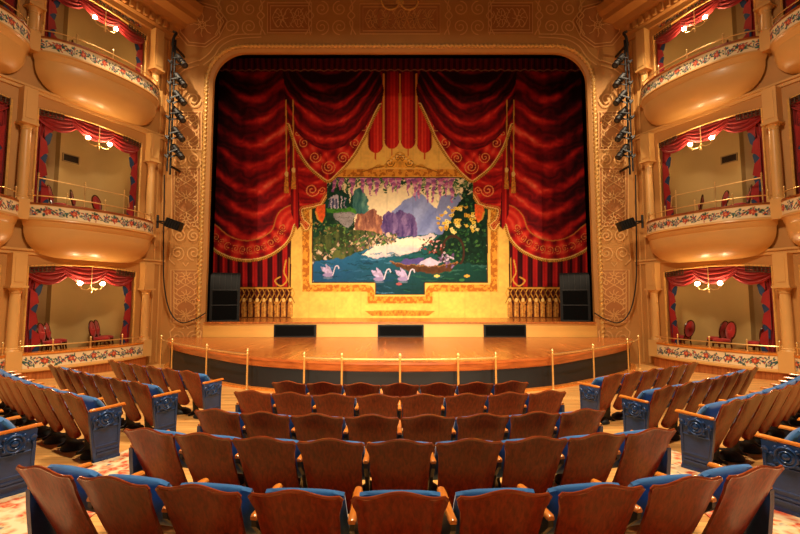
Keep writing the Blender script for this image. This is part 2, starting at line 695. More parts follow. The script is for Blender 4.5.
def rosette(cx, cy, r):
    for k in range(8):
        a = k * PI / 4
        ln([(cx + r * .25 * math.cos(a), cy + r * .25 * math.sin(a)), (cx + r * .7 * math.cos(a + .15), cy + r * .7 * math.sin(a + .15)), (cx + r * math.cos(a), cy + r * math.sin(a))], .9)
    ln([(cx + r * .3 * math.cos(2 * PI * k / 10), cy + r * .3 * math.sin(2 * PI * k / 10)) for k in range(10)], .8, True)


def filigree(x0, x1, y0, y1, step=14):
    for ph in (0, PI):
        ln([(x0 + (x1 - x0) * k / 60, (y0 + y1) / 2 + (y1 - y0) * .42 * math.sin((x1 - x0) * k / 60 * .30 + ph)) for k in range(61)], .8)
    for k in range(int((x1 - x0) / 5)):
        x = x0 + 2.5 + k * 5
        for s in (-1, 1):
            yy = (y0 + y1) / 2 + s * (y1 - y0) * .36
            ln([(x, yy - s * 3), (x + 1.6, yy), (x + 3.4, yy + s * 1.6)], 1.0)
    nx = max(1, int((x1 - x0) / step))
    ny = max(1, int((y1 - y0) / step))
    for i in range(nx):
        for j in range(ny):
            rosette(x0 + (i + .5) * (x1 - x0) / nx, y0 + (j + .5) * (y1 - y0) / ny, min((x1 - x0) / nx, (y1 - y0) / ny) * .42)


# side panels (house-left half; mirrored below)
def side_panel(x0, x1, y0, y1):
    panels.append([(x0, y0), (x1, y0), (x1, y1), (x0, y1)])
    for d in (0, 3):
        ln([(x0 + d, y0 + d), (x1 - d, y0 + d), (x1 - d, y1 - d), (x0 + d, y1 - d)], LW, True)
    xm = (x0 + x1) / 2
    n = int((y1 - y0) / 15)
    for k in range(n):
        y = y0 + 7 + k * (y1 - y0 - 14) / max(1, n - 1)
        rosette(xm, y, 6.5)
        for s in (-1, 1):
            ln(spiral(xm + s * 7.5, y + 6, 3.4, 1.2, PI if s > 0 else 0, s), .8)


    # climbing vine with leaves on both sides
    yy = [y0 + 5 + (y1 - y0 - 10) * k / 40 for k in range(41)]
    amp = (x1 - x0) * .30
    for ph in (0, PI):
        ln([(xm + amp * math.sin((y - y0) * .21 + ph), y) for y in yy], .8)
    for k in range(int((y1 - y0) / 5)):
        y = y0 + 5 + k * 5
        for s in (-1, 1):
            xx = xm + s * (x1 - x0) * .36
            ln([(xx - s * 3, y), (xx, y - 2), (xx + s * 1.6, y - 4.2)], 1.1)


def scroll_pair(xm, y, r=7.5, flip=1):
    for s in (-1, 1):
        ln(spiral(xm + s * (r + .8), y, r, 1.6, PI / 2 * flip, s * flip, 30), LW)
        ln([(xm + s * 2 * (r + .8) - s * 1, y), (xm + s * 2 * (r + .8), y + flip * r * .9), (xm + s * 1.5 * r, y + flip * r * 1.6)], LW)
    ln([(xm - 3, y + flip * r * 1.3), (xm, y + flip * r * 1.8), (xm + 3, y + flip * r * 1.3)], LW)


side_panel(171, 201, 270, 322)
scroll_pair(186, 253, 7.3, 1)
scroll_pair(186, 338, 7.0, -1)
side_panel(172, 201, 168, 226)
scroll_pair(187, 236, 6.2, -1)
side_panel(174, 202, 112, 150)
scroll_pair(188, 159, 6.0, 1)
ln(spiral(194, 100, 8, 1.8, 0, 1, 34))
ln(spiral(183, 86, 5.5, 1.6, 0, -1, 30))
ln([(176, 108), (173, 95), (176, 78), (186, 70), (200, 66)])
ln([(172, 110), (169, 94), (173, 75), (184, 66), (200, 61)])
ln(smooth_curve([(204, 66), (214, 58), (222, 47), (236, 40), (262, 38)], 6))
ln(smooth_curve([(200, 62), (210, 54), (219, 43), (234, 36), (262, 35)], 6))
# corner octagon
oc = [(178, 22), (200, 3), (218, 8), (228, 22), (220, 38), (206, 48), (188, 46), (178, 34)]
panels.append(oc)
ln(oc, LW, True)
ln([(200 + (x - 202) * .86 + 2, 25 + (y - 25) * .86) for x, y in oc], LW, True)
rosette(203, 26, 12)
rosette(203, 26, 6)
# top band: filigree panels between pairs of scrolls
for x0, x1 in ((268, 312), (360, 400.5)):
    x2 = x1 if x1 < 400 else 440
    if x1 < 400:
        panels.append([(x0, 4), (x1, 4), (x1, 34), (x0, 34)])
        for d in (0, 3):
            ln([(x0 + d, 4 + d), (x1 - d, 4 + d), (x1 - d, 34 - d), (x0 + d, 34 - d)], LW, True)
        filigree(x0 + 5, x1 - 5, 8, 30, 13)
for xm in (241, 331):
    for s in (-1, 1):
        ln(spiral(xm + s * 9, 28, 8, 1.7, PI / 2, s, 32))
        ln(spiral(xm + s * 9, 10, 7.5, 1.6, -PI / 2, -s, 32))
    for s in (-1, 1):
        ln(smooth_curve([(xm + s * 20, 36), (xm + s * 22, 24), (xm + s * 17, 17), (xm + s * 22, 10), (xm + s * 20, 1)], 5))
        ln(smooth_curve([(xm + s * 25, 36), (xm + s * 19, 24), (xm + s * 24, 17), (xm + s * 19, 10), (xm + s * 25, 1)], 5))

for sx in (-1, 1):
    mirr = (lambda u: u) if sx < 0 else (lambda u: 800 - u)
    m = MB()
    for p in panels:
        m.prism([design(mirr(u), v) for u, v in p], lambda a, b, d: (a, d, b), YP - .001, YP - .004)
    m.build('stencil_ground', 'stencil_panel', wallp, smooth=False)
    m = MB()
    for li, (pts, w, cl) in enumerate(lines):
        q = [design(mirr(u), v) for u, v in pts]
        m.ribbon(q, w * YP / 420.0, lambda a, b: (a, YP - .007 - .0003 * li, b), cl)
    m.build('stencil_ornament', 'stencil_line', wallp, smooth=False, recalc=False)
m = MB()
p = [(360, 4), (440, 4), (440, 34), (360, 34)]
m.prism([design(u, v) for u, v in p], lambda a, b, d: (a, d, b), YP - .001, YP - .004)
m.build('stencil_ground', 'stencil_panel', wallp, smooth=False)
lines = []
for d in (0, 3):
    ln([(360 + d, 4 + d), (440 - d, 4 + d), (440 - d, 34 - d), (360 + d, 34 - d)], LW, True)
filigree(365, 435, 8, 30, 13)
m = MB()
for pts, w, cl in lines:
    m.ribbon([design(u, v) for u, v in pts], w * YP / 420.0, lambda a, b: (a, YP - .007, b), cl)
m.build('stencil_ornament', 'stencil_line', wallp, smooth=False, recalc=False)
# gilded crest at the crown of the wall, only its lower scroll reaches into view
cr = thing('gilded_crest', 'gilded scroll crest above the middle of the proscenium arch', 'ornament', (0, YP - .05, 12.75))
for s in (-1, 1):
    m = MB()
    sp = [(s * (.35 + .33 * math.cos(t)), YP - .05, 13.08 + .33 * math.sin(t)) for t in [k * 2 * PI / 20 for k in range(21)]]
    m.tube(sp, .04, 6)
    m.build('scroll', 'gilt', cr)
MB().lathe([(.16, 0), (.12, .05), (.05, .08)], (0, YP, 13.1), 14, (0, -1, 0)).build('boss', 'gilt', cr)

# dark stage house around the curtain
m = MB()
for lo, hi in (((-9.4, YP + .5, 0), (-9.2, 19.6, 14)), ((9.2, YP + .5, 0), (9.4, 19.6, 14)), ((-9.4, 19.6, 0), (9.4, 19.8, 14)), ((-9.4, YP + .5, 13.6), (9.4, 19.8, 13.8))):
    m.box(lo, hi)
structure(m.build('wall_backstage', 'stage_dark', smooth=False), 'black stage house walls behind the curtain')
m = MB().box((-13, -6, 13.6), (13, 15.8, 13.8))
structure(m.build('ceiling', 'ceiling_paint', smooth=False), 'painted auditorium ceiling')

# ------------------------------------------------------------------ the painted drop curtain
def hash2(ix, iy, seed):
    h = (ix.astype(np.int64) * 374761393 + iy.astype(np.int64) * 668265263 + seed * 974711) & 0xffffffff
    h = ((h ^ (h >> 13)) * 1274126177) & 0xffffffff
    return ((h ^ (h >> 16)) & 0xffff) / 65535.0


def vnoise(x, y, seed=0):
    ix, iy = np.floor(x), np.floor(y)
    fx, fy = x - ix, y - iy
    fx = fx * fx * (3 - 2 * fx)
    fy = fy * fy * (3 - 2 * fy)
    a = hash2(ix, iy, seed)
    b = hash2(ix + 1, iy, seed)
    c = hash2(ix, iy + 1, seed)
    d = hash2(ix + 1, iy + 1, seed)
    return (a * (1 - fx) + b * fx) * (1 - fy) + (c * (1 - fx) + d * fx) * fy


def fbm(x, y, seed=0, oct=4):
    t, amp, s = 0, .5, 0
    for k in range(oct):
        t = t + amp * vnoise(x * 2 ** k, y * 2 ** k, seed + k * 17)
        s += amp
        amp *= .5
    return t / s


class Canvas:
    def __init__(self, U, V):
        self.U, self.V = U, V
        self.C = np.zeros((len(U), 3))

    def inside(self, pts):
        P = np.array(pts, float)
        idx = np.nonzero((self.U >= P[:, 0].min()) & (self.U <= P[:, 0].max()) & (self.V >= P[:, 1].min()) & (self.V <= P[:, 1].max()))[0]
        u, v = self.U[idx], self.V[idx]
        ins = np.zeros(len(idx), bool)
        for (x0, y0), (x1, y1) in zip(P, np.roll(P, -1, 0)):
            if y0 == y1:
                continue
            c = ((y0 > v) != (y1 > v)) & (u < (x1 - x0) * (v - y0) / (y1 - y0) + x0)
            ins ^= c
        return idx[ins]

    def dist(self, idx, pts):
        """distance to polyline and arc length there"""
        u, v = self.U[idx], self.V[idx]
        best = np.full(len(idx), 1e9)
        arc = np.zeros(len(idx))
        acc = 0.0
        for (x0, y0), (x1, y1) in zip(pts, pts[1:]):
            dx, dy = x1 - x0, y1 - y0
            l2 = dx * dx + dy * dy + 1e-9
            t = np.clip(((u - x0) * dx + (v - y0) * dy) / l2, 0, 1)
            d = np.hypot(u - x0 - t * dx, v - y0 - t * dy)
            w = d < best
            best[w] = d[w]
            arc[w] = acc + t[w] * math.sqrt(l2)
            acc += math.sqrt(l2)
        return best, arc

    def near(self, pts, r):
        P = np.array(pts, float)
        return np.nonzero((self.U >= P[:, 0].min() - r) & (self.U <= P[:, 0].max() + r) & (self.V >= P[:, 1].min() - r) & (self.V <= P[:, 1].max() + r))[0]

    def put(self, idx, col, a=1.0):
        col = np.array(col, float)
        if np.ndim(a):
            a = a[:, None]
        self.C[idx] = self.C[idx] * (1 - a) + col * a

    def fill(self, pts, col, a=1.0, mott=0.0, sc=.3, seed=0):
        idx = self.inside(pts)
        c = np.tile(np.array(col, float), (len(idx), 1)) if np.ndim(col) == 1 else col
        if mott:
            c = c * (1 + mott * (2 * fbm(self.U[idx] * sc, self.V[idx] * sc, seed)[:, None] - 1))
        self.put(idx, c, a)
        return idx

    def stroke(self, pts, w, col, a=1.0):
        idx = self.near(pts, w)
        d, _ = self.dist(idx, pts)
        k = d < w / 2
        self.put(idx[k], col, a)

    def dab(self, cx, cy, rx, ry, col, rot=0.0, a=1.0):
        r = max(rx, ry)
        idx = np.nonzero((abs(self.U - cx) < r) & (abs(self.V - cy) < r))[0]
        du, dv = self.U[idx] - cx, self.V[idx] - cy
        c, s = math.cos(rot), math.sin(rot)
        k = ((du * c + dv * s) / rx) ** 2 + ((-du * s + dv * c) / ry) ** 2 < 1
        self.put(idx[k], col, a)


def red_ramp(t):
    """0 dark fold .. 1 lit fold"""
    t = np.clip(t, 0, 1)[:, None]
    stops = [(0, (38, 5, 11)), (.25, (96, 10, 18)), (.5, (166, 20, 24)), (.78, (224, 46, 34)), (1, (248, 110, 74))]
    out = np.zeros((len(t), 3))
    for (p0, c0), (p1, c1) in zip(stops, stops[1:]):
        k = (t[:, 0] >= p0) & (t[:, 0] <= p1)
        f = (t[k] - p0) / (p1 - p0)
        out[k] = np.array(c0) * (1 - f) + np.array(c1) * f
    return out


GOLD, GOLD_D, GOLD_L = (222, 160, 62), (150, 92, 26), (250, 208, 120)

NU, NV = 700, 500
XC, ZC0, ZC1, YC = 8.22, ZU, 12.75, 18.4
gx = np.linspace(-XC, XC, NU + 1)
gz = np.linspace(ZC0, ZC1, NV + 1)
GX, GZ = np.meshgrid(gx, gz)
X, Z = GX.ravel(), GZ.ravel()
dep = YC * CP + (Z - EYE) * SP
U = 400 + 420 * X / dep
V = 267 - 420 * ((Z - EYE) * CP - YC * SP) / dep
A = np.abs(U - 400)            # the drapery is painted symmetrically
cv = Canvas(400 - A, V)        # house-left half coordinates for both halves

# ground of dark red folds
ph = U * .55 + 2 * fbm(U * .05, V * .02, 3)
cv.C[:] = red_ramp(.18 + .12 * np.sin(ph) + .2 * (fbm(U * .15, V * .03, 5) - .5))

# ochre wall behind the draperies
idx = np.nonzero((A < 111) & (V > 96))[0]
c = np.array((250, 198, 94)) * (1 + .09 * (fbm(U[idx] * .12, V[idx] * .12, 8)[:, None] - .5) * 2)
cv.put(idx, c)


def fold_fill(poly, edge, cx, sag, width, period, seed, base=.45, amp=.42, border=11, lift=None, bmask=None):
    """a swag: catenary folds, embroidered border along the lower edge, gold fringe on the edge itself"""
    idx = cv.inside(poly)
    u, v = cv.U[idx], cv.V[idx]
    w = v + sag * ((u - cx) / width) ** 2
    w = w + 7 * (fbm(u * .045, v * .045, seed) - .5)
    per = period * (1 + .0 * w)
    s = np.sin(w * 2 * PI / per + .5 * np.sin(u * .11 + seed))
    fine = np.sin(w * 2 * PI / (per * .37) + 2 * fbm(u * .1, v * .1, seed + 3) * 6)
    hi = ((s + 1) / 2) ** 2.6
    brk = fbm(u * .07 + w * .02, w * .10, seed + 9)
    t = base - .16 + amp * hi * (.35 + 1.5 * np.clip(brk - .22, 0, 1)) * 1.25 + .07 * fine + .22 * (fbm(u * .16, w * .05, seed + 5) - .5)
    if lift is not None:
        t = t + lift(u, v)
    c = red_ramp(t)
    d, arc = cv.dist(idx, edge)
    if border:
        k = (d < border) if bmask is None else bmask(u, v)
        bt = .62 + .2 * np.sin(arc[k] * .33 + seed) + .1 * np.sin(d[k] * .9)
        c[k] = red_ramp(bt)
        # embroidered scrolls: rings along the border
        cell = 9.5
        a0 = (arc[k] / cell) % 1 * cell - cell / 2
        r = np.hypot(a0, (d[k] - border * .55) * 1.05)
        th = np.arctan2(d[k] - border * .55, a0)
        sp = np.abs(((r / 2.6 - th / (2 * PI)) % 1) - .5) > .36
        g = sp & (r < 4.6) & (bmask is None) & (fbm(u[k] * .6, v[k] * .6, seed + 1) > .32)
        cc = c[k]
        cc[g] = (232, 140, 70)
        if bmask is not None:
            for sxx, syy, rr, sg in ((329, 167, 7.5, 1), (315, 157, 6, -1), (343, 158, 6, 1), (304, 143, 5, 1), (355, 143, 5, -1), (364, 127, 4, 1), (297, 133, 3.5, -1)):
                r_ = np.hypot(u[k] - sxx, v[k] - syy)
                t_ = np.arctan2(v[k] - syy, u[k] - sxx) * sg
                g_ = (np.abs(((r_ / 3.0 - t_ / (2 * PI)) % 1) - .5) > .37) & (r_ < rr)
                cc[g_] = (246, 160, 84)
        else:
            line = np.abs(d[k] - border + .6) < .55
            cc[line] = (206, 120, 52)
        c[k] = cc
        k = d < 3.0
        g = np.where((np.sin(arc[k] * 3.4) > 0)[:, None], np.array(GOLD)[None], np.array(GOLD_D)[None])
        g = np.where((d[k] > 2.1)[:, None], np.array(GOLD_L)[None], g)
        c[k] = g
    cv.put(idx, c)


# inner straight hangings beside the ochre wall
def straight(poly, seed, base=.42):
    idx = cv.inside(poly)
    u, v = cv.U[idx], cv.V[idx]
    t = base + .28 * np.sin(u * .62 + 1.5 * fbm(u * .05, v * .03, seed)) + .12 * np.sin(u * 1.9 + seed) + .2 * (fbm(u * .2, v * .02, seed) - .5)
    cv.put(idx, red_ramp(t))


straight([(205, 70), (291, 70), (291, 319), (205, 319)], 4, .34)
# embroidered lower hem and bullion fringe with tassels
cv.fill([(205, 287), (291, 287), (291, 319), (205, 319)], (72, 20, 16), 1, .2)
for k in range(18):
    x = 207 + k * 5.0
    cv.stroke([(x, 288), (x + 2.5, 293), (x, 298), (x - 2.5, 303)], .9, GOLD)
    cv.stroke([(x, 288), (x - 2.5, 293), (x, 298), (x + 2.5, 303)], .9, GOLD_D)
cv.stroke([(205, 288), (291, 288)], 1.6, GOLD)
for k in range(13):
    x = 211 + k * 6.6
    cv.fill([(x - 1.2, 298), (x + 1.2, 298), (x + 2.6, 306), (x + 2.4, 317), (x - 2.4, 317), (x - 2.6, 306)], (196, 128, 52), 1, .35, .8, k)
    cv.dab(x, 300, 1.5, 2.0, GOLD_L)
    cv.stroke([(x + .8, 305), (x + .8, 316)], .6, (240, 190, 100))
cv.stroke([(205, 318), (291, 318)], 1.2, GOLD_D)
# gold corner scroll on the straight hanging
cv.stroke(smooth_curve([(286, 260), (284, 272), (287, 280), (281, 286), (275, 281), (280, 277)], 6), 1.4, GOLD)
cv.stroke([(289, 258), (289, 287)], 1.0, GOLD)

# outer great drape
edge = smooth_curve([(204, 243), (216, 253), (232, 260), (250, 262), (268, 258), (283, 249), (292, 238), (296, 226)], 5)
poly = [(204, 70)] + edge + [(293, 205), (290, 170), (292, 120), (290, 70)]
fold_fill(poly, edge, 252, 26, 44, 23, 21, .40, .46, 22, lambda u, v: -.25 * np.clip((150 - v) / 80, 0, 1) - .3 * np.clip((236 - u) / 26, 0, 1) + .16 * np.clip((u - 245) / 30, 0, 1))  # darker towards the top: shade below the arch head painted in

straight([(289, 100), (301, 100), (301, 226), (297, 230), (291, 212)], 14, .40)
# cascading jabot beside the picture, with scrolls
jb = [(297, 150), (300, 225), (303, 232), (308, 232), (313, 224), (306, 218), (304, 211), (312, 209), (322, 206), (327, 198), (327, 180), (318, 165), (305, 148)]
fold_fill(jb, [(300, 226), (304, 233), (310, 231), (313, 224), (306, 218), (304, 211), (314, 209), (323, 206), (328, 197)], 312, 3, 14, 12, 31, .62, .3, 5)
cv.stroke(spiral(312, 190, 7, 1.8, 0, 1, 30), 1.1, (250, 150, 84))
cv.stroke(spiral(322, 190, 4, 1.3, 2, -1, 24), .9, (240, 130, 70))
cv.fill([(317, 206), (325, 204), (325, 216), (322, 223), (317, 219), (315, 212)], (232, 96, 40), 1, .25, .4)
cv.stroke([(316, 212), (318, 220), (322, 223)], 1.6, GOLD)
# vertical pleats over the middle, ending in points
for x, tip in ((375.5, 153), (391.8, 149)):
    pl = [(x - 8.1, 70), (x + 8.1, 70)] + [(x + 7.6 * math.cos(a), tip - 9 + 9 * math.sin(a)) for a in [k * PI / 10 for k in range(11)]]
    idx = cv.inside(pl)
    u, v = cv.U[idx], cv.V[idx]
    cv.put(idx, red_ramp(.80 - .42 * np.abs((u - x - 1.5) / 8) ** 1.4 + .08 * np.sin(u * 1.9) - .3 * np.clip((100 - v) / 28, 0, 1)))  # pleats darken upwards, arch shade painted into the red
    for s in (-1, 1):
        cv.stroke([(x + s * 7.9, 74), (x + s * 7.6, tip - 9)], 1.3, (226, 150, 62))
    cv.stroke([(x, tip), (x, tip + 6)], 1.4, (206, 80, 30))

# great swag of the inner drapery
edge = smooth_curve([(287, 126), (295, 148), (306, 166), (318, 177), (329, 183), (341, 173), (354, 158), (366, 138), (375, 118), (381, 106)], 5)
poly = [(283, 70)] + edge + [(384, 90), (380, 70)]
fold_fill(poly, edge, 329, 40, 46, 17, 41, .46, .42, 12, lambda u, v: -.45 * np.clip((118 - v) / 45, 0, 1),  # upper swag darkened in the paint for the shade of the arch
          lambda u, v: v > 150 - 34 * ((u - 329) / 44) ** 2)

# cords and tassels
for x, y0, y1 in ((286.5, 100, 172), (293.5, 100, 168)):
    cv.stroke([(x - .5, y0), (x, y1)], 1.2, GOLD)
    cv.fill([(x - 1.3, y1), (x + 1.3, y1), (x + 2.4, y1 + 21), (x - 2.4, y1 + 21)], (214, 138, 52), 1, .3, .8)
    cv.dab(x, y1 + 2, 1.9, 2.6, GOLD_L)

# picture frame with its stepped lower edge
fo = [(301, 168), (401, 168), (401, 305), (366, 305), (366, 293), (301, 293)]
fi = [(312, 177), (401, 177), (401, 295), (375, 295), (375, 283), (312, 283)]
def frame_paint():
    idx = cv.inside(fo)
    u, v = cv.U[idx], cv.V[idx]
    d, arc = cv.dist(idx, [(301, 168), (401, 168)])
    d1, a1 = cv.dist(idx, [(301, 168), (301, 293), (366, 293), (366, 305), (401, 305)])
    d = np.minimum(d, d1)
    n = fbm(u * .45, v * .45, 61, 3)
    c = np.where((n > .52)[:, None], np.array((234, 160, 56))[None], np.array((188, 110, 34))[None])
    c[(d < 1.5)] = (244, 190, 90)
    c[(d > 8.4)] = (246, 196, 96)
    cv.put(idx, c)


# keep the draped jabot in front of the frame: paint the frame only where the ochre wall or frame shows
keep = cv.C.copy()
jab = np.concatenate([cv.inside(jb), cv.inside(poly), cv.inside([(317, 206), (325, 204), (325, 216), (322, 223), (317, 219), (315, 212)])])
frame_paint()
# crest on the frame
for s in (1,):
    cv.fill([(372, 168), (378, 164), (384, 165), (390, 158), (396, 153), (401, 151), (401, 168)], (232, 164, 60), 1, .35, .5, 71)
    cv.stroke(spiral(390, 163, 4.5, 1.5, 0, 1), 1.0, GOLD_D)
    cv.stroke(spiral(398, 158, 3.5, 1.5, 0, -1), 1.0, GOLD_D)
    cv.stroke([(362, 172), (374, 168), (384, 166)], 1.2, GOLD_D)
    for k in range(5):
        cv.dab(400 - k * 3.0, 154 + k * 2.2, 1.4, 1.0, GOLD_L)
cv.fill([(365, 311), (401, 310), (401, 316), (372, 316)], (200, 130, 44), 1, .4, .6, 73)

# ---- the landscape in the frame: a quiet lake between wooded banks, painted over the whole width
pc = Canvas(U, V)
WU = U + 4.0 * (fbm(U * .22, V * .22, 301, 3) - .5) + 1.3 * (fbm(U * .9, V * .9, 303, 2) - .5)
WV = V + 4.0 * (fbm(U * .22, V * .22, 305, 3) - .5) + 1.3 * (fbm(U * .9, V * .9, 307, 2) - .5)
pc.C = cv.C
pic = [(312, 177), (488, 177), (488, 283), (425, 283), (425, 295), (375, 295), (375, 283), (312, 283)]
inpic = np.zeros(len(U), bool)
inpic[pc.inside(pic)] = True
before = pc.C.copy()
ip = np.nonzero(inpic)[0]
pc.U, pc.V = WU, WV
tv = np.clip((V[ip] - 177) / 60, 0, 1)[:, None]
pc.put(ip, np.array((238, 222, 176)) * (1 - tv) + np.array((255, 236, 196)) * tv)


def streaks(pts, c0, c1, sc, seed, ang=0.0):
    """a rock face or bank broken up by directional brush strokes"""
    idx = pc.inside(pts)
    u, v = pc.U[idx], pc.V[idx]
    a = u * math.cos(ang) + v * math.sin(ang)
    b = -u * math.sin(ang) + v * math.cos(ang)
    n = fbm(a * sc, b * sc * .22, seed, 4)[:, None]
    n = np.clip((n - .28) / .44, 0, 1)
    pc.put(idx, np.array(c0) * (1 - n) + np.array(c1) * n)


# far peak, headlands
streaks([(380, 222), (398, 206), (412, 195), (418, 192), (426, 199), (440, 212), (470, 232), (488, 238), (380, 238)], (104, 118, 178), (150, 164, 214), .12, 1, .6)
pc.fill([(440, 196), (488, 190), (488, 236), (452, 236), (436, 214)], (128, 140, 190), 1, .12, .12, 1)
streaks([(380, 237), (382, 217), (388, 212), (396, 213), (398, 210.5), (402, 210.5), (404, 213), (410, 214), (415, 218), (417, 228), (417, 237)], (70, 52, 112), (140, 116, 168), .35, 2)
streaks([(354, 237), (357, 212), (362, 207.5), (368, 211), (376, 209), (381, 218), (383, 237)], (120, 72, 66), (206, 146, 108), .35, 3)
streaks([(346, 214), (351, 200), (355, 189), (361, 188), (366, 196), (370, 210), (366, 213), (356, 213)], (40, 92, 96), (104, 156, 140), .3, 4)
# water: blue towards the left bank, bottle green in the shade on the right
idx = pc.inside([(312, 250), (372, 246), (384, 240), (400, 237), (434, 233), (488, 246), (488, 296), (312, 296)])
f = np.clip((pc.U[idx] - 330) / 120, 0, 1)[:, None]
g = np.clip((pc.V[idx] - 250) / 40, 0, 1)[:, None]
pc.put(idx, (np.array((34, 92, 140)) * (1 - f) + np.array((20, 70, 62)) * f) * (1.15 - .4 * g))
streaks([(362, 254), (380, 243), (400, 238.5), (430, 234), (438, 235), (430, 243), (420, 250), (402, 255), (376, 258)], (196, 184, 200), (255, 240, 208), .14, 6, PI / 2)
for k in range(150):
    x, y = rng.uniform(314, 486), rng.uniform(252, 293)
    pal = [(24, 66, 110), (84, 140, 186), (20, 62, 70), (58, 108, 150), (16, 48, 66)] if x < 395 else [(16, 56, 46), (44, 104, 74), (22, 70, 74), (70, 120, 110), (12, 40, 40)]
    pc.dab(x, y, rng.uniform(3, 9), rng.uniform(.4, .9), pal[k % 5], 0, .6)
# near bank: dark wood, terrace wall, little temple, shrubs and boulders
pc.fill([(312, 177), (334, 177), (344, 190), (352, 208), (356, 224), (350, 238), (312, 248)], (24, 58, 40), 1, .4, .3, 8)
streaks([(312, 240), (330, 226), (352, 230), (372, 232), (396, 238), (380, 242), (366, 249), (344, 258), (312, 262)], (40, 56, 34), (96, 106, 56), .3, 9)
for k in range(420):
    x = rng.uniform(312, 396)
    lim = 262 - (x - 312) * .24
    y = rng.uniform(218 if x < 352 else 234, lim)
    if y > lim - 14 and rng.rand() < .55:
        col = [(206, 176, 150), (150, 116, 100), (110, 84, 90), (228, 200, 176), (90, 66, 60)][rng.randint(5)]
    else:
        col = [(34, 78, 40), (70, 118, 52), (110, 146, 70), (24, 52, 36), (54, 96, 60), (150, 130, 80)][rng.randint(6)]
    pc.dab(x, y, rng.uniform(.6, 1.9), rng.uniform(.5, 1.2), col, rng.uniform(0, 3), .9)
pc.fill([(332, 211), (355, 212), (354, 222), (347, 228), (337, 220)], (150, 146, 150), 1, .2, .5, 10)
for k in range(4):
    pc.stroke([(333 + k, 213 + k * 3.4), (354, 214 + k * 3.4)], .4, (104, 98, 104))
pc.fill([(328, 207), (330, 198), (346, 199), (346, 208)], (78, 84, 118), 1, .1)
for k in range(5):
    pc.stroke([(331.2 + k * 3.3, 199), (331.2 + k * 3.3, 208)], 1.0, (206, 196, 214))
pc.fill([(328, 199.5), (337, 195), (347, 199.5)], (186, 178, 196))
for x, y0, w in ((343, 184, 1.6), (347.5, 181, 1.9), (351.5, 187, 1.6), (339.5, 188, 1.4), (326, 186, 2.0), (321, 184, 2.2)):
    pc.fill([(x - w, 209), (x - w * .6, y0 + 6), (x, y0), (x + w * .6, y0 + 6), (x + w, 209)], (18, 62, 52), 1, .25, .5, 14)
pc.fill([(326, 208), (352, 208), (356, 212.5), (328, 213)], (66, 126, 44), 1, .35, .6, 11)
# right bank: dark thicket with yellow blossom and an arch of branches, a moored boat
pc.fill([(488, 177), (488, 266), (452, 262), (430, 252), (434, 242), (446, 230), (452, 216), (460, 200), (466, 177)], (16, 46, 32), 1, .4, .3, 12)
for k in range(420):
    x, y = rng.uniform(436, 488), rng.uniform(180, 262)
    if x < 472 - (y - 186) * .52:
        continue
    pc.dab(x, y, rng.uniform(.8, 2.0), rng.uniform(.5, 1.3), [(40, 92, 46), (20, 54, 38), (78, 126, 62), (30, 76, 56), (14, 36, 30)][rng.randint(5)], rng.uniform(0, 3), .85)
for k in range(52):
    x, y = rng.uniform(434, 482), rng.uniform(207, 232)
    if x < 432 + abs(y - 219) * .8:
        continue
    for q in range(5):
        pc.dab(x + 1.2 * math.cos(q * 1.257), y + 1.1 * math.sin(q * 1.257), .8, .7, [(240, 206, 80), (220, 170, 54), (250, 228, 140)][k % 3])
    pc.dab(x, y, .5, .5, (120, 70, 20))
for k in range(60):
    pc.dab(rng.uniform(418, 444), rng.uniform(238, 254), 1.2, .8, [(200, 150, 150), (140, 52, 48), (60, 74, 40), (32, 58, 36)][k % 4], rng.uniform(0, 3))
idx = np.nonzero((np.abs(np.hypot((U - 453) / 11, (V - 252) / 16) - 1) < .09) & (V < 264))[0]
pc.put(idx, (66, 42, 32))
pc.fill([(391, 261), (402, 265), (440, 266), (458, 262), (452, 270), (438, 273.5), (408, 271.5), (397, 267)], (86, 54, 34), 1, .25, .4, 13)
pc.stroke([(391, 261), (402, 265), (440, 266), (458, 262)], 1.0, (150, 104, 60))
pc.fill([(400, 263), (406, 259), (424, 257), (424, 264), (404, 265)], (84, 72, 140), 1, .15)
pc.fill([(418, 264.5), (425, 259), (431, 257), (440, 263), (437, 265.5)], (200, 186, 214), 1, .1)
for k in range(26):
    pc.dab(rng.uniform(439, 454), rng.uniform(253, 267), 1.4, 1.0, [(140, 112, 160), (206, 190, 214), (96, 72, 112)][k % 3], rng.uniform(0, 3))
# wisteria over the top
for k in range(800):
    x = rng.uniform(320, 488)
    y = 177 + abs(rng.normal(0, 1)) * (5 if x < 400 else 6 + (x - 400) * .09)
    pc.dab(x, y, rng.uniform(.8, 1.9), rng.uniform(.6, 1.2), [(58, 100, 58), (36, 76, 48), (110, 140, 84), (200, 190, 150)][rng.randint(4)], rng.uniform(0, 3))
for k, x in enumerate([334, 341, 352, 363, 370, 377, 386, 393, 398, 408, 415, 419, 427, 433, 440, 446, 452]):
    l = rng.uniform(8, 18) + (6 if x > 405 else 0)
    for j in range(9):
        f = j / 8
        pc.dab(x + rng.uniform(-1.5, 1.5) * (1 - f), 178 + l * f, 2.4 * (1 - f) + .8, 1.8, [(190, 96, 150), (220, 150, 190), (140, 76, 140)][(j + k) % 3], 0, .9)


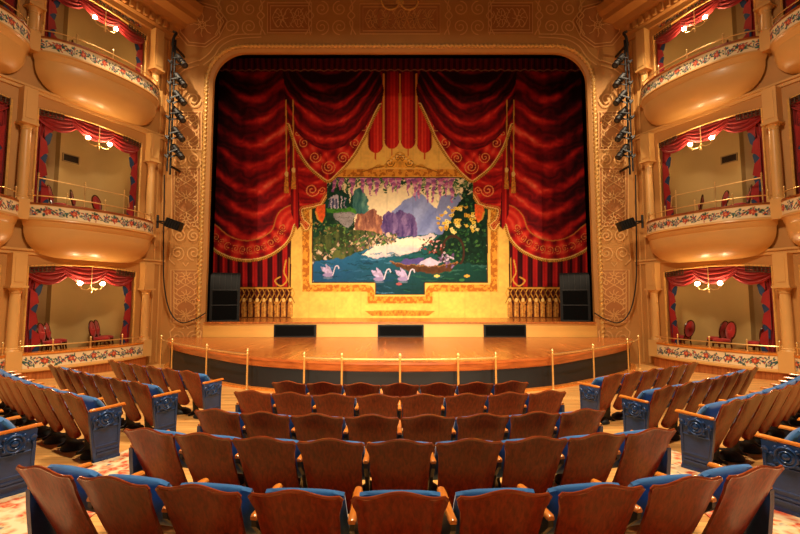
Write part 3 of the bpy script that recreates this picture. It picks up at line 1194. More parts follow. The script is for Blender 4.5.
def swan(x, y, s, d):
    for a in ([(0, 0), (-7, -4), (-9, -9), (-4, -8), (1, -3)], [(2, -1), (-3, -7), (-4, -12), (1, -8), (4, -2)]):
        pc.fill([(x + d * px * s, y + py * s) for px, py in a], (178, 162, 204), 1, .3, .5, 15)
    pc.dab(x - d * 1 * s, y, 5.5 * s, 2.1 * s, (150, 134, 184))
    pc.stroke(smooth_curve([(x + d * 4 * s, y), (x + d * 5.5 * s, y - 5 * s), (x + d * 7 * s, y - 9 * s), (x + d * 9.5 * s, y - 9.6 * s), (x + d * 10.5 * s, y - 7 * s)], 5), 1.1 * s, (214, 204, 224))
    pc.dab(x - d * 1 * s, y + 3.0 * s, 5 * s, 1.2 * s, (120, 130, 160), 0, .7)


pc.U, pc.V = U, V
swan(329, 275, .95, 1)
swan(380, 279, 1.0, 1)
swan(404, 279, 1.0, 1)
for x, y, c in ((437, 276, (236, 206, 110)), (467, 276, (214, 170, 70)), (399, 284, (170, 84, 90)), (450, 284, (60, 120, 70)), (462, 280, (60, 120, 70))):
    pc.dab(x, y, 2.8, 1.4, c)
# nothing of the landscape outside its frame
out = ~inpic
pc.C[out] = before[out]
# inner fillet
idx = np.nonzero(inpic)[0]
d, _ = pc.dist(idx, pic + pic[:1])
pc.put(idx[d < .9], (70, 42, 20))
# draperies in front of frame and picture
pc.C[jab] = keep[jab]
cv.C = pc.C

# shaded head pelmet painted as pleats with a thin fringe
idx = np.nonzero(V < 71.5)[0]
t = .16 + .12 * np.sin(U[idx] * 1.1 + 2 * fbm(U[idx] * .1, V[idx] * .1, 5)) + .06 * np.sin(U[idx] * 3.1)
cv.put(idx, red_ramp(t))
idx = np.nonzero(np.abs(V - 70.2 - .5 * np.sin(U * .8)) < .7)[0]
cv.put(idx, (150, 92, 70))
# canvas seams and grime
cv.C *= (1 + .10 * (fbm(U * .5, V * .5, 90, 2) - .5))[:, None]
seam = (np.abs(((U - 400) % 26.0) - 13) < .35)
cv.C[seam] *= .93

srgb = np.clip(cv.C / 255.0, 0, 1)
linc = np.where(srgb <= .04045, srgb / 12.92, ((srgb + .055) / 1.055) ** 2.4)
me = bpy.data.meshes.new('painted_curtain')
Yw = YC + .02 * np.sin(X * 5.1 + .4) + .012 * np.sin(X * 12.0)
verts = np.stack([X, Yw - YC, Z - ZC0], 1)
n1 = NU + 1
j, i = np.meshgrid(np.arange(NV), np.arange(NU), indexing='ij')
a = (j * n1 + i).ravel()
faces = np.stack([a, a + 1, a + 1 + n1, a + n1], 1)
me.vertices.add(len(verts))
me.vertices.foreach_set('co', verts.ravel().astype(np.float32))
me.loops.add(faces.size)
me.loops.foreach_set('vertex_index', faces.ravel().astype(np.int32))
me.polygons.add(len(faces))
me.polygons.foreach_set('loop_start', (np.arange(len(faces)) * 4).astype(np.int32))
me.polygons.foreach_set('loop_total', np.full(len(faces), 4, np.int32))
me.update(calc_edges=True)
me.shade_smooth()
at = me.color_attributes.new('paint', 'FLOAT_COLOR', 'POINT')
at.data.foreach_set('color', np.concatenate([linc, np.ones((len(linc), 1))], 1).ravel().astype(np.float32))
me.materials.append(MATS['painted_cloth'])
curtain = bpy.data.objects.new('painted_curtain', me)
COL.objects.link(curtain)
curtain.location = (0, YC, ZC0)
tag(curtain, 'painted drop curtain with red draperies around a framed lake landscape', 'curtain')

# ------------------------------------------------------------------ the boxes on both side walls
SA, CA = math.sin(math.radians(25)), math.cos(math.radians(25))
PX, PY = -8.6, YP
TIERS = [('ground', 0.33, 2.84, .42), ('middle', 4.42, 7.34, .82), ('upper', 9.15, 11.25, .82)]
PITCH = 3.45
BF = .24
ARCH = .12
CAPZ = {'ground': 2.12, 'middle': 6.6, 'upper': 9.95}


def print_panel(fn, nu, nv, length, height, name, parent, seed):
    """panel painted with a vine, red blossoms and blue-green leaves on cream"""
    a = np.linspace(0, 1, nu + 1)
    b = np.linspace(0, 1, nv + 1)
    Aa, Bb = np.meshgrid(a, b)
    uu, vv = Aa.ravel() * length * 100, Bb.ravel() * height * 100
    c = Canvas(uu, vv)
    c.C[:] = np.array((238, 216, 172)) * (1 + .06 * (fbm(uu * .1, vv * .1, seed)[:, None] - .5))
    H = height * 100
    r2 = np.random.RandomState(seed)
    per = 62.0
    n = int(length * 100 / per) + 1
    vine = [(x, H / 2 + H * .27 * math.sin(2 * PI * x / per)) for x in np.arange(0, length * 100, 2.5)]
    c.stroke(vine, 2.0, (52, 88, 104))
    for k in range(n * 2):
        x = k * per / 2 + per / 4
        s = 1 if k % 2 else -1
        cy = H / 2 - s * H * .02
        c.stroke(spiral(x, cy, 9.5, 1.4, PI / 2 * s, 1, 24), 1.8, (48, 92, 108))
        if k % 2 == 0:
            for p in range(5):
                th = p * 2 * PI / 5
                c.dab(x + 5 * math.cos(th), cy + 5 * math.sin(th), 4.3, 3.4, (190, 70, 54), th)
            c.dab(x, cy, 3.2, 3.2, (226, 140, 90))
        else:
            c.dab(x, cy, 4.6, 4.0, (60, 84, 128))
            c.dab(x, cy, 2.0, 2.0, (206, 160, 110))
        for q in range(17):
            th = r2.uniform(0, 2 * PI)
            rr = r2.uniform(8, 19)
            lx, ly = x + rr * math.cos(th), min(max(cy + rr * .75 * math.sin(th), 4), H - 4)
            c.dab(lx, ly, 3.4, 1.8, [(40, 70, 96), (66, 112, 104), (58, 92, 60), (190, 84, 60)][r2.randint(4)], th + r2.uniform(-.6, .6))
    edge = (vv < 2.0) | (vv > H - 2.0)
    c.C[edge] = (214, 160, 92)
    s = np.clip(c.C / 255, 0, 1)
    l = np.where(s <= .04045, s / 12.92, ((s + .055) / 1.055) ** 2.4)
    m = MB().grid(fn, nu, nv)
    o = m.build(name, 'painted_panel', parent, recalc=False)
    at = o.data.color_attributes.new('paint', 'FLOAT_COLOR', 'POINT')
    at.data.foreach_set('color', np.concatenate([l, np.ones((len(l), 1))], 1).ravel().astype(np.float32))
    return o


def make_chair_meshes():
    P = {}
    m = MB()
    m.lathe([(.20, .40), (.225, .415), (.23, .44), (.22, .475), (.17, .50), (.08, .51)], (0, 0, 0), 20)
    P['seat'] = m.mesh('seat', 'red_upholstery')
    m = MB().lathe([(.215, .34), (.222, .36), (.222, .40), (.21, .41)], (0, 0, 0), 20)
    P['seat_rail'] = m.mesh('seat_rail', 'chair_wood')
    # balloon back: oval pad in a bent frame
    def oval(a, r):
        return (r * .225 * math.cos(a), -.20 - .10 * (.5 + .5 * math.sin(a)) - .02, .74 + r * .27 * math.sin(a))
    m = MB()
    m.slab(lambda u, v: (lambda q: (q[0], q[1] + .035 * (1 - v * v) + .01, q[2]))(oval(2 * PI * u, v)),
           lambda u, v: (lambda q: (q[0], q[1] - .02 * (1 - v * v) - .008, q[2]))(oval(2 * PI * u, v)), 24, 5)
    P['backrest'] = m.mesh('backrest', 'red_upholstery')
    m = MB().tube([oval(2 * PI * k / 28, 1.04) for k in range(28)], .022, 8, closed=True)
    P['back_frame'] = m.mesh('back_frame', 'chair_wood')
    legs = []
    for sx in (-1, 1):
        m = MB().tube([(sx * .15, .15, .37), (sx * .165, .18, .2), (sx * .155, .17, .06), (sx * .16, .19, 0)], [.028, .024, .016, .018], 8)
        legs.append(m.mesh('leg', 'chair_wood'))
        m = MB().tube([(sx * .14, -.22, .56), (sx * .15, -.17, .38), (sx * .155, -.19, .18), (sx * .16, -.25, 0)], [.018, .024, .02, .018], 8)
        legs.append(m.mesh('leg', 'chair_wood'))
    P['legs'] = legs
    return P


CHAIR = make_chair_meshes()


def box_chair(loc, rotz, label, group):
    t = thing('box_chair', label, 'chair', loc, rotz, group)
    for nm in ('seat', 'seat_rail', 'backrest', 'back_frame'):
        o = bpy.data.objects.new(nm, CHAIR[nm])
        COL.objects.link(o)
        o.parent = t
    for me_ in CHAIR['legs']:
        o = bpy.data.objects.new('leg', me_)
        COL.objects.link(o)
        o.parent = t
    return t


def build_side(sx):
    hs = 'house-left' if sx < 0 else 'house-right'

    def W(s, t, z):
        x = PX - s * SA + t * CA
        return (x if sx < 0 else -x, PY - s * CA - t * SA, z)

    # ---------------- wall with openings
    m = MB()
    for s0, s1 in ((.0, 1.0), (4.0, 4.6), (7.45, 10.5)):
        m.box((s0, -.25, -.7), (s1, 0, 13.6), W)
    for b in (0, 1):
        o0, o1 = (1.0, 4.0) if b == 0 else (4.6, 7.45)
        zs = [(-.7, TIERS[0][1] - BF), (TIERS[0][2], TIERS[1][1] - BF), (TIERS[1][2], TIERS[2][1] - BF), (TIERS[2][2], 13.6)]
        for z0, z1 in zs:
            m.box((o0, -.25, z0), (o1, 0, z1), W)
        for nm, led, top, B in TIERS:
            arc = [(o0 + (o1 - o0) * k / 16, top - ARCH * (2 * k / 16 - 1) ** 2) for k in range(17)]
            m.prism([(o0, top + .01)] + arc + [(o1, top + .01)], lambda a, bb, d: W(a, d, bb), -.25, 0)
    wall = structure(m.build('wall_left' if sx < 0 else 'wall_right', 'wall_cream', smooth=False), 'splayed %s wall with three tiers of boxes' % hs)

    # ---------------- interiors, mouldings, fretwork
    for b in (0, 1):
        d = b * PITCH
        for nm, led, top, B in TIERS:
            lf = led - BF
            m = MB()
            path = [(4.25, -1.92), (2.62, -1.92), (2.55, -1.8), (1.95, -1.8)]
            path += [(1.95 - 1.05 * math.sin(k * PI / 16), -1.8 + 1.5 * (1 - math.cos(k * PI / 16))) for k in range(1, 9)]
            n = len(path)
            m.add([W(s + d, t, lf) for s, t in path] + [W(s + d, t, top + .9) for s, t in path], [(i, i + 1, n + i + 1, n + i) for i in range(2, n - 1)])
            m.build('box_back_wall', 'box_interior', wall, recalc=False, angle=25)
            m = MB()
            m.add([W(s + d, t, lf) for s, t in path] + [W(s + d, t, top + .9) for s, t in path], [(i, i + 1, n + i + 1, n + i) for i in range(0, 2)])
            m.box((4.2 + d, -2.1, lf), (4.28 + d, -.2, top + .9), W)
            m.build('box_entrance_wall', 'box_door', wall, recalc=False, smooth=False)
            m = MB().box((.8 + d, -2.2, lf - .12), (4.3 + d, 0.0, lf), W)
            m.build('box_floor', 'rail_wood', wall, smooth=False)
            m = MB().box((.8 + d, -2.2, top + .9), (4.3 + d, -.2, top + 1.0), W)
            m.build('box_ceiling', 'box_interior', wall, smooth=False)
            # edge bead of the opening
            o0, o1 = (1.0, 4.0) if b == 0 else (4.6, 7.45)
            arc = [W(o0 + (o1 - o0) * k / 20, .02, top - ARCH * (2 * k / 20 - 1) ** 2) for k in range(21)]
            MB().tube([W(o0, .02, led)] + arc + [W(o1, .02, led)], .03, 6).build('opening_bead', 'gilt', wall)
            # carved fretwork in the upper corners
            for c0, c1, sg in ((o0 + .04, o0 + .62, 1), (o1 - .62, o1 - .04, -1)):
                m = MB()
                z1 = top - .04
                for k in range(7):
                    s = c0 + (c1 - c0) * k / 6
                    zl = top - ARCH * (2 * (s - o0) / (o1 - o0) - 1) ** 2
                    m.box((s - .012, .015, zl - .17), (s + .012, .045, zl + .02), W)
                for zz in (.17, .10, .03):
                    pts = [W(c0 + (c1 - c0) * k / 6, .03, top - ARCH * (2 * (c0 + (c1 - c0) * k / 6 - o0) / (o1 - o0) - 1) ** 2 - zz) for k in range(7)]
                    m.tube(pts, .016, 4)
                m.build('fretwork', 'fret_dark', wall, smooth=False)
            # recessed moulding on the pier beside the arch
        # string courses under each upper tier
    for z in (3.05, 7.62):
        m = MB()
        for z0, z1, t1 in ((z, z + .10, .05), (z + .10, z + .16, .10)):
            m.box((0.0, 0, z0), (8.5, t1, z1), W)
        m.build('string_course', 'box_cream', wall, smooth=False)
    m = MB()
    for s0 in (.12, .34):
        m.box((s0, 0, -.4), (s0 + .05, .035, 11.5), W)
    m.build('pier_fillet', 'box_cream', wall, smooth=False)

    # ---------------- cornice over the boxes, dying into the proscenium wall
    prof = [(0, 11.45), (.10, 11.45), (.12, 11.62), (.24, 11.66), (.26, 11.95), (.42, 12.02), (.50, 12.2), (.85, 12.28), (.88, 12.46), (1.0, 12.62), (1.05, 12.9), (0, 12.9)]
    m = MB()
    n = len(prof)
    tan = SA / CA
    vs = [W(-t * tan + .01, t, z) for t, z in prof] + [W(8.5, t, z) for t, z in prof]
    m.add(vs, [(i, (i + 1) % n, n + (i + 1) % n, n + i) for i in range(n)] + [tuple(range(n)), tuple(range(2 * n - 1, n - 1, -1))])
    tr = structure(m.build('trim_1' if sx < 0 else 'trim_2', 'wall_cream', smooth=False), 'stepped cornice above the %s boxes' % hs)
    m = MB()
    for k in range(34):
        s = .25 + k * .24
        m.box((s, .24, 11.68), (s + .11, .36, 11.93), W)
    m.build('dentil', 'wall_tan', tr, smooth=False, kind='stuff')
    # painted frieze under the cornice
    print_panel(lambda u, v: W(1.2 + 2.75 * u, .012, 11.30 + .14 * v), 120, 6, 2.75, .14, 'frieze', tr, 5)

    # ---------------- things of each box
    for b in (0, 1):
        d = b * PITCH
        place = 'beside the proscenium' if b == 0 else 'second from the proscenium'
        for ti, (nm, led, top, B) in enumerate(TIERS):
            sc, hw = (2.42, 1.84) if b == 0 else (6.05, 1.70)

            def front_pt(u, k=1.0, ks=1.0):
                w = max(0.0, 1 - abs(u) ** 2.4) ** .62
                return sc + hw * ks * u, k * (.13 + B * w)

            where = '%s %s-tier box %s' % (hs, nm, place)
            bx = thing('box_balcony', 'cream bowed balcony front with painted floral band, %s' % where, 'balcony', W(sc, 0, led - (1.42 if ti else .75)), 0, 'balcony fronts of the boxes')
            NUc = 44
            us = lambda f: -1 + 2 * f

            def sweep(profile, name, material):
                mm = MB()
                nn = len(profile) - 1

                def f(uf, vf):
                    z, k, ks = profile[int(round(vf * nn))]
                    s, t = front_pt(us(uf), k, ks)
                    return W(s, t, led + z)
                mm.grid(f, NUc, nn)
                return mm.build(name, material, bx, recalc=False, angle=35)
            # cap
            m = MB()
            top_pts = [front_pt(us(k / NUc), 1.04) for k in range(NUc + 1)]
            lower = [front_pt(us(k / NUc), 1.04) for k in range(NUc + 1)]
            m.prism(top_pts + [(sc + hw, 0), (sc - hw, 0)], lambda a, bb, dd: W(a, bb, dd), led - .015, led + .035)
            m.build('cap', 'rail_wood' if ti else 'arm_wood', bx)
            pts = [front_pt(us(k / 200)) for k in range(201)]
            length = sum(math.hypot(p[0] - q[0], p[1] - q[1]) for p, q in zip(pts, pts[1:]))

            def pf(uf, vf, led=led):
                s, t = front_pt(us(uf))
                return W(s, t, led - .40 + .385 * vf)
            print_panel(pf, 240, 22, length, .40, 'painted_band', bx, 20 + ti + 3 * b)
            if ti:
                sweep([(-.39, 1.0, 1), (-.40, 1.07, 1.01), (-.44, 1.08, 1.01), (-.47, 1.02, 1.0), (-.56, .99, .99), (-.62, .93, .97), (-.66, .93, .97)], 'moulding', 'box_cream')
                bp = [(-.66, .93, .97)] + [(-.66 - .76 * math.sin(a) if True else 0, .02 + .91 * math.cos(a), .30 + .67 * math.cos(a) ** .6 if math.cos(a) > 0 else .30) for a in [k * PI / 2 / 10 for k in range(1, 11)]]
                sweep(bp, 'belly', 'box_cream')
            else:
                sweep([(-.39, 1.0, 1), (-.40, 1.09, 1.01), (-.45, 1.10, 1.01), (-.48, .95, 1.0)], 'moulding', 'box_cream')
                mm = MB()
                cnt = 90

                def wf(uf, vf):
                    i = int(round(uf * cnt * 2))
                    s, t = front_pt(us(uf), .93)
                    t += .008 if i % 2 else 0
                    p = W(s, t, 0)
                    return (p[0], p[1], (led - .48) if vf > .5 else fz(p[1]) - .03)
                mm.grid(wf, cnt * 2, 1)
                mm.build('wainscot', 'wainscot_wood', bx, recalc=False, smooth=False)

            # brass railing
            rl = thing('box_railing', 'thin brass guard rail along the %s' % where, 'railing', W(sc, .1, led + .035), 0, 'brass rails of the boxes')
            rh = .24 if ti else .22
            m = MB().tube([W(*front_pt(us(k / 30), .90, .97), led + rh) for k in range(31)], .017, 6)
            m.build('rail', 'brass', rl)
            for u in (-.93, -.45, .08, .6, .96):
                s, t = front_pt(u, .90, .97)
                p = W(s, t, led + .034)
                MB().lathe([(.03, 0), (.03, .02), (.018, .03), (.018, rh + .02), (.026, rh + .04), (.012, rh + .055), (.028, rh + .085), (.028, rh + .10), (.008, rh + .13)], p, 8).build('post', 'brass', rl)
            if nm == 'middle':
                hi = .78
                m = MB().tube([W(3.98 + d, .22, led + hi), W(1.75 + d, .42, led + hi - .02)], .017, 6)
                m.tube([W(1.75 + d, .42, led + hi - .02), W(1.62 + d, .42, led + hi - .06), W(1.58 + d, .42, led + .40), W(1.75 + d, .42, led + .40)], .014, 6)
                m.build('upper_rail', 'brass', rl)
                for s, t in ((3.98, .22), (2.85, .32), (1.75, .42)):
                    MB().lathe([(.03, 0), (.018, .03), (.018, hi), (.028, hi + .03), (.01, hi + .05), (.024, hi + .08), (.008, hi + .12)], W(s + d, t, led + .034), 8).build('post', 'brass', rl)

            # ---------------- draperies
            o0, o1 = (1.0, 4.0) if b == 0 else (4.6, 7.45)
            vz = top - .05
            va = thing('swag_valance', 'red velvet swagged valance over the %s' % where, 'valance', W(sc, -.08, vz - .6), 0, 'red valances of the boxes')
            nsw = 3
            wsw = (o1 - o0) / nsw
            for k in range(nsw):
                c0 = o0 + wsw * k - (.12 if k else 0)
                c1 = o0 + wsw * (k + 1) + (.12 if k < nsw - 1 else 0)

                def sw(u, v, c0=c0, c1=c1, k=k):
                    s = c0 + (c1 - c0) * u
                    sag = 4 * u * (1 - u)
                    z = vz + .12 - ARCH * (2 * (s - o0) / (o1 - o0) - 1) ** 2 - v * (.26 + .36 * sag)
                    t = -.10 + .05 * (k == 1) + .10 * v * sag + .035 * math.sin(v * 2 * PI * 4.5) * (.35 + sag)
                    return W(s, t, z)
                m = MB().grid(sw, 18, 36)
                m.build('swag', 'red_velvet', va, recalc=False, angle=180)
                m = MB().tube([sw(q / 18, 1.0) for q in range(19)], .016, 5)
                m.build('fringe', 'red_upholstery', va)
            for side_, sedge, dirn, wd in (('stage-side', o0, 1, .42), ('audience-side', o1, -1, .52)):
                if b == 1 and side_ == 'audience-side':
                    continue
                cu = thing('side_curtain', 'red curtain with blue lining, %s edge, %s %s-tier box %s' % (side_, hs, nm, ['nearest stage', 'second from stage'][b]), 'curtain', W(sedge + dirn * .2, -.15, led - .22), 0, 'red side curtains of the boxes')
                ztop_, zbot = top - .12, led - BF + .02

                def cf(u, v, wd=wd, sedge=sedge, dirn=dirn):
                    f = v
                    w = wd * (1 - .42 * math.sin(PI * min(1, f * 1.15)) * .8 - .12 * f)
                    s = sedge + dirn * (-.06 + w * u)
                    return W(s, -.16 + .05 * math.sin(u * 2 * PI * 4.5) * (.6 + .4 * f), ztop_ + .1 - (ztop_ + .1 - zbot) * f)
                m = MB().grid(cf, 36, 14)
                m.build('cloth', 'red_velvet', cu, recalc=False, angle=180)
                # cascade of zigzag folds showing the blue lining along the inner edge
                steps = 4
                for q in range(steps):
                    v0 = .16 + q * .21
                    z0 = ztop_ + .1 - (ztop_ + .1 - zbot) * v0
                    hh = (ztop_ - zbot) * .21
                    w0 = wd * (1 - .336 * math.sin(PI * min(1, v0 * 1.15)) - .12 * v0) - .06
                    for nm_, mt, poly, t0 in (
                            ('lining_fold', 'blue_lining', [(w0 - .12, z0), (w0 + .07, z0 - hh * .30), (w0 + .02, z0 - hh * .75), (w0 - .09, z0 - hh * 1.02)], -.10),
                            ('cascade_fold', 'red_velvet', [(w0 - .14, z0 + hh * .55), (w0 + .02, z0 + hh * .30), (w0 + .08, z0 - hh * .18), (w0 - .03, z0 - hh * .30), (w0 - .13, z0 - hh * .55)], -.08)):
                        m = MB()
                        m.prism([(sedge + dirn * a, z) for a, z in poly], lambda a, bb, dd: W(a, dd, bb), t0, t0 + .02)
                        m.build(nm_, mt, cu, smooth=False)

            # ---------------- two-bulb lamp
            if b == 0:
                lz = top - .42
                la = thing('box_lamp', 'brass two-bulb lamp lit under the valance of the %s' % where, 'lamp', W(sc, .05, lz - .3), 0, 'two-bulb lamps of the boxes')
                m = MB().lathe([(.02, 0), (.035, .03), (.012, .06), (.03, .11), (.012, .15), (.012, .80)], W(sc, .12, lz - .42), 10)
                m.build('stem', 'brass', la)
                m = MB()
                for sg in (-1, 1):
                    m.tube([W(sc, .12, lz - .25), W(sc + sg * .12, .12, lz - .32), W(sc + sg * .26, .12, lz - .30), W(sc + sg * .32, .12, lz - .22)], .013, 6)
                    m.lathe([(.02, 0), (.04, .03), (.035, .06)], W(sc + sg * .32, .12, lz - .24), 10)
                m.build('arms', 'brass', la)
                for sg in (-1, 1):
                    r = .062
                    MB().lathe([(r * math.sin(a) + .001, r * (1 - math.cos(a))) for a in [PI * k / 8 for k in range(9)]], W(sc + sg * .32, .12, lz - .185), 12).build('bulb', 'bulb_glow', la)
                # ventilation grille on the back wall
                if nm != 'ground':
                    gz = top - .78
                    gr = thing('air_grille', 'dark air grille on the back wall of the %s' % where, 'grille', W(1.62 + d, -1.72, gz - .14), 0, 'air grilles in the boxes')
                    m = MB()
                    s0, s1 = 1.98, 2.48
                    for lo, hi_ in (((s0, -1.80, gz - .14), (s1, -1.76, gz - .11)), ((s0, -1.80, gz + .11), (s1, -1.76, gz + .14)), ((s0, -1.80, gz - .14), (s0 + .03, -1.76, gz + .14)), ((s1 - .03, -1.80, gz - .14), (s1, -1.76, gz + .14))):
                        m.box(lo, hi_, W)
                    gr.location = W(2.23, -1.78, gz - .14)
                    gr['_o'] = tuple(gr.location)
                    m.build('frame', 'box_door', gr, smooth=False)
                    MB().box((s0, -1.80, gz - .13), (s1, -1.795, gz + .13), W).build('backing', 'black_matte', gr, smooth=False)
                    for q in range(7):
                        MB().box((s0 + .03, -1.79, gz - .10 + q * .031), (s1 - .03, -1.765, gz - .088 + q * .031), W).build('slat', 'fret_dark', gr, smooth=False)

        # ---------------- columns
    for ci, s in enumerate((.70, 4.3, 7.75)):
        cw = ['beside the proscenium', 'between the first and second boxes', 'beyond the second box'][ci]
        if ci == 2:
            continue
        for nm, led, top, B in TIERS:
            cz = CAPZ[nm]
            zb = led + .0
            co = thing('column', 'cream column with capital, %s %s tier, %s' % (hs, nm, cw), 'column', W(s, .14, zb), 0, 'columns between the boxes')
            MB().box((s - .17, 0.0, zb - .45), (s + .17, .33, zb + .10), W).build('pedestal', 'box_cream', co, smooth=False)
            h0 = zb + .10
            MB().lathe([(.165, 0), (.165, .03), (.15, .05), (.155, .08), (.135, .10)], W(s, .16, h0), 16).build('base', 'box_cream', co)
            MB().lathe([(.13, .10), (.128, (cz - h0) * .5), (.112, cz - h0 - .14)], W(s, .16, h0), 18).build('shaft', 'box_cream', co)
            m = MB().lathe([(.115, cz - h0 - .16), (.13, cz - h0 - .13), (.115, cz - h0 - .11), (.12, cz - h0 - .08), (.17, cz - h0 - .01), (.19, cz - h0)], W(s, .16, h0), 18)
            m.box((s - .2, 0, cz), (s + .2, .37, cz + .06), W)
            m.build('capital', 'box_cream', co)
            zt = {'ground': 3.05, 'middle': 7.62, 'upper': 11.46}[nm]
            m = MB()
            m.box((s - .16, 0, cz + .06), (s + .16, .31, zt), W)
            m.box((s - .10, .31, cz + .16), (s + .10, .325, zt - .1), W)
            m.build('pier_block', 'box_cream', co, smooth=False)

    # ---------------- chairs in the boxes
    lay = {
        'ground': [(3.12, -.4, 0.0), (2.75, -.85, .15), (1.75, -.4, 0.0), (1.38, -.82, .1)] if sx < 0 else [(3.3, -.45, .9), (2.4, -.45, -.2), (1.95, -.95, .9), (1.2, -.45, 1.0)],
        'middle': [(3.15, -.3, 0.1), (2.55, -.32, .2), (1.9, -.3, -.2)] if sx < 0 else [(3.15, -.3, .2), (2.5, -.32, 0.0), (1.8, -.3, .4)],
        'upper': [(2.75, -.3, .15)]}
    for nm, led, top, B in TIERS:
        seq = lay[nm]
        for k, (s, t, a) in enumerate(seq):
            p = W(s, t, led - BF)
            # the sitter looks at the stage: local +y turned towards the curtain
            base = math.atan2(14 - p[1] + 2.5, -p[0]) - PI / 2
            lab = 'balloon-back chair with red upholstery, %s from the stage, %s %s-tier box' % (ORD[len(seq) - k] if len(seq) > 1 else 'alone', hs, nm)
            if len(seq) == 1:
                lab = 'balloon-back chair standing alone in the %s %s-tier box' % (hs, nm)
            box_chair(p, base + a * (1 if sx < 0 else -1), lab, 'chairs in the boxes')
    return W


WL = build_side(-1)
WR = build_side(1)

# ------------------------------------------------------------------ theatre seats
SW = 0.53
def smst(a, b, x):
    t = min(1, max(0, (x - a) / (b - a)))
    return t * t * (3 - 2 * t)


def seat_meshes():
    P = {}

    def shell(off, inset=0.0, z0=.15, rim=0.0):
        def f(uf, vf):
            a = -1 + 2 * uf
            b = vf
            w = .238 + .020 * smst(.84, .98, b) - .030 * (1 - b) - .05 * smst(.12, 0, b) ** 2
            x = a * (w - inset)
            zt = .815 + .018 * math.cos(a * 4.0) - .022 * smst(.93, 1.0, abs(a)) + rim
            zb = z0 + .05 * abs(a) ** 4
            z = zb + (zt - zb) * b
            y = .27 * (1 - b) ** 1.15 - .026 * (1 - a * a) + off - .012 * smst(.9, 1, b)
            return (x, y, z)
        return f
    P['back_shell'] = MB().slab(shell(0), shell(.018), 24, 16).mesh('back_shell', 'seat_wood', angle=50)
    f = shell(.009)
    m = MB().tube([f(k / 28, 1.0) for k in range(29)], .0105, 6)
    P['rim'] = m.mesh('rim', 'rim_highlight_wood')

    base = shell(.016, .022)

    def pad(depth):
        def f(uf, vf):
            p = base(uf, .40 + .54 * vf)
            e = (1 - (2 * uf - 1) ** 6) * (1 - (2 * vf - 1) ** 6)
            return (p[0], p[1] + depth * e + (.003 if depth else 0), p[2])
        return f
    P['back_cushion'] = MB().slab(pad(0), pad(.042), 14, 10).mesh('back_cushion', 'blue_velvet')

    # tipped-up seat: rounded slab standing behind the arms
    def tip(sg):
        def f(uf, vf):
            a = -1 + 2 * uf
            x = a * .232 * (1 - .04 * (1 - vf))
            e = (1 - abs(a) ** 5) * (1 - abs(2 * vf - 1) ** 5)
            o = sg * (.012 + .045 * e)
            y = .40 - .235 * vf + o * .85
            z = .375 + .378 * vf + o * .53 - .012 * abs(a) ** 4 * vf
            return (x, y, z)
        return f
    P['seat_cushion'] = MB().slab(tip(1), tip(-1), 14, 12).mesh('seat_cushion', 'blue_velvet', angle=60)
    for sg in (-1, 1):
        m = MB()
        m.tube([(sg * .21, .37, .42), (sg * .23, .37, .42), (sg * .25, .36, .43)], .014, 6)
        P['hinge%d' % sg] = m.mesh('hinge', 'iron_dark')
    # standard between two seats
    prof = [(.20, 0), (.50, 0), (.50, .025), (.42, .04), (.38, .08), (.36, .3), (.36, .48), (.43, .58), (.44, .62), (.08, .62), (.085, .58), (.20, .47), (.27, .3), (.29, .08), (.25, .04), (.20, .025)]
    P['standard'] = MB().prism(prof, lambda a, b, d: (d, a, b), -.015, .015).mesh('standard', 'iron_dark', smooth=False)
    # armrest with a rounded front end
    sec = [(-.023, 0), (-.025, .014), (-.018, .026), (0, .031), (.018, .026), (.025, .014), (.023, 0)]
    m = MB()
    st = [(.075, .75, 0), (.09, 1, 0), (.17, 1, 0), (.32, 1.1, .004), (.42, 1.2, .008), (.465, 1.0, .006), (.48, .5, .002)]
    n = len(sec)
    vs = [(x * k, y, .62 + z * (k if k < 1 else 1) + dz) for y, k, dz in st for x, z in sec]
    fs = [(j * n + i, j * n + (i + 1) % n, (j + 1) * n + (i + 1) % n, (j + 1) * n + i) for j in range(len(st) - 1) for i in range(n)]
    fs += [tuple(range(n)), tuple(range(len(st) * n - 1, (len(st) - 1) * n - 1, -1))]
    P['armrest'] = m.add(vs, fs).mesh('armrest', 'arm_wood')
    m = MB().lathe([(.13, .0), (.14, .02), (.13, .05), (.09, .08), (.04, .09)], (0, .27, 0), 18)  # low black dome on the floor under the seat
    P['floor_dome'] = m.mesh('floor_dome', 'black_matte')
    # carved end panel of the aisle seats (outer face towards -x)
    pr = [(.14, 0), (.42, 0), (.42, .30), (.425, .52), (.43, .615), (.07, .615), (.075, .52), (.10, .30)]
    P['end_panel'] = MB().prism(pr, lambda a, b, d: (d, a, b), -.025, .018).mesh('end_panel', 'iron_blue', smooth=False)
    X = -.025
    m = MB()
    fr = [(.145, .20), (.395, .20), (.395, .41), (.11, .41)]
    for k in range(4):
        (a0, b0), (a1, b1) = fr[k], fr[(k + 1) % 4]
        m.tube([(X, a0, b0), (X, a1, b1)], .009, 5)
    for z in (.115, .15):
        m.box((X - .012, .16, z - .009), (X, .405, z + .009))
    m.box((X - .008, .135, .0), (X, .425, .05))
    P['panel_moulding'] = m.mesh('panel_moulding', 'iron_blue', smooth=False)
    m = MB()
    cy, cz = .25, .51
    m.lathe([(.088, 0), (.092, .014), (.08, .024), (.066, .012), (.056, .014), (.046, .026), (.034, .014), (.022, .028), (.008, .032)], (X + .001, cy, cz), 20, (-1, 0, 0))
    for k in range(8):
        a = k * PI / 4
        m.lathe([(.018, 0), (.019, .012), (.01, .02)], (X, cy + .105 * math.cos(a), cz + .085 * math.sin(a)), 8, (-1, 0, 0))
    P['rosette'] = m.mesh('rosette', 'iron_blue')
    P['scrolls'] = []
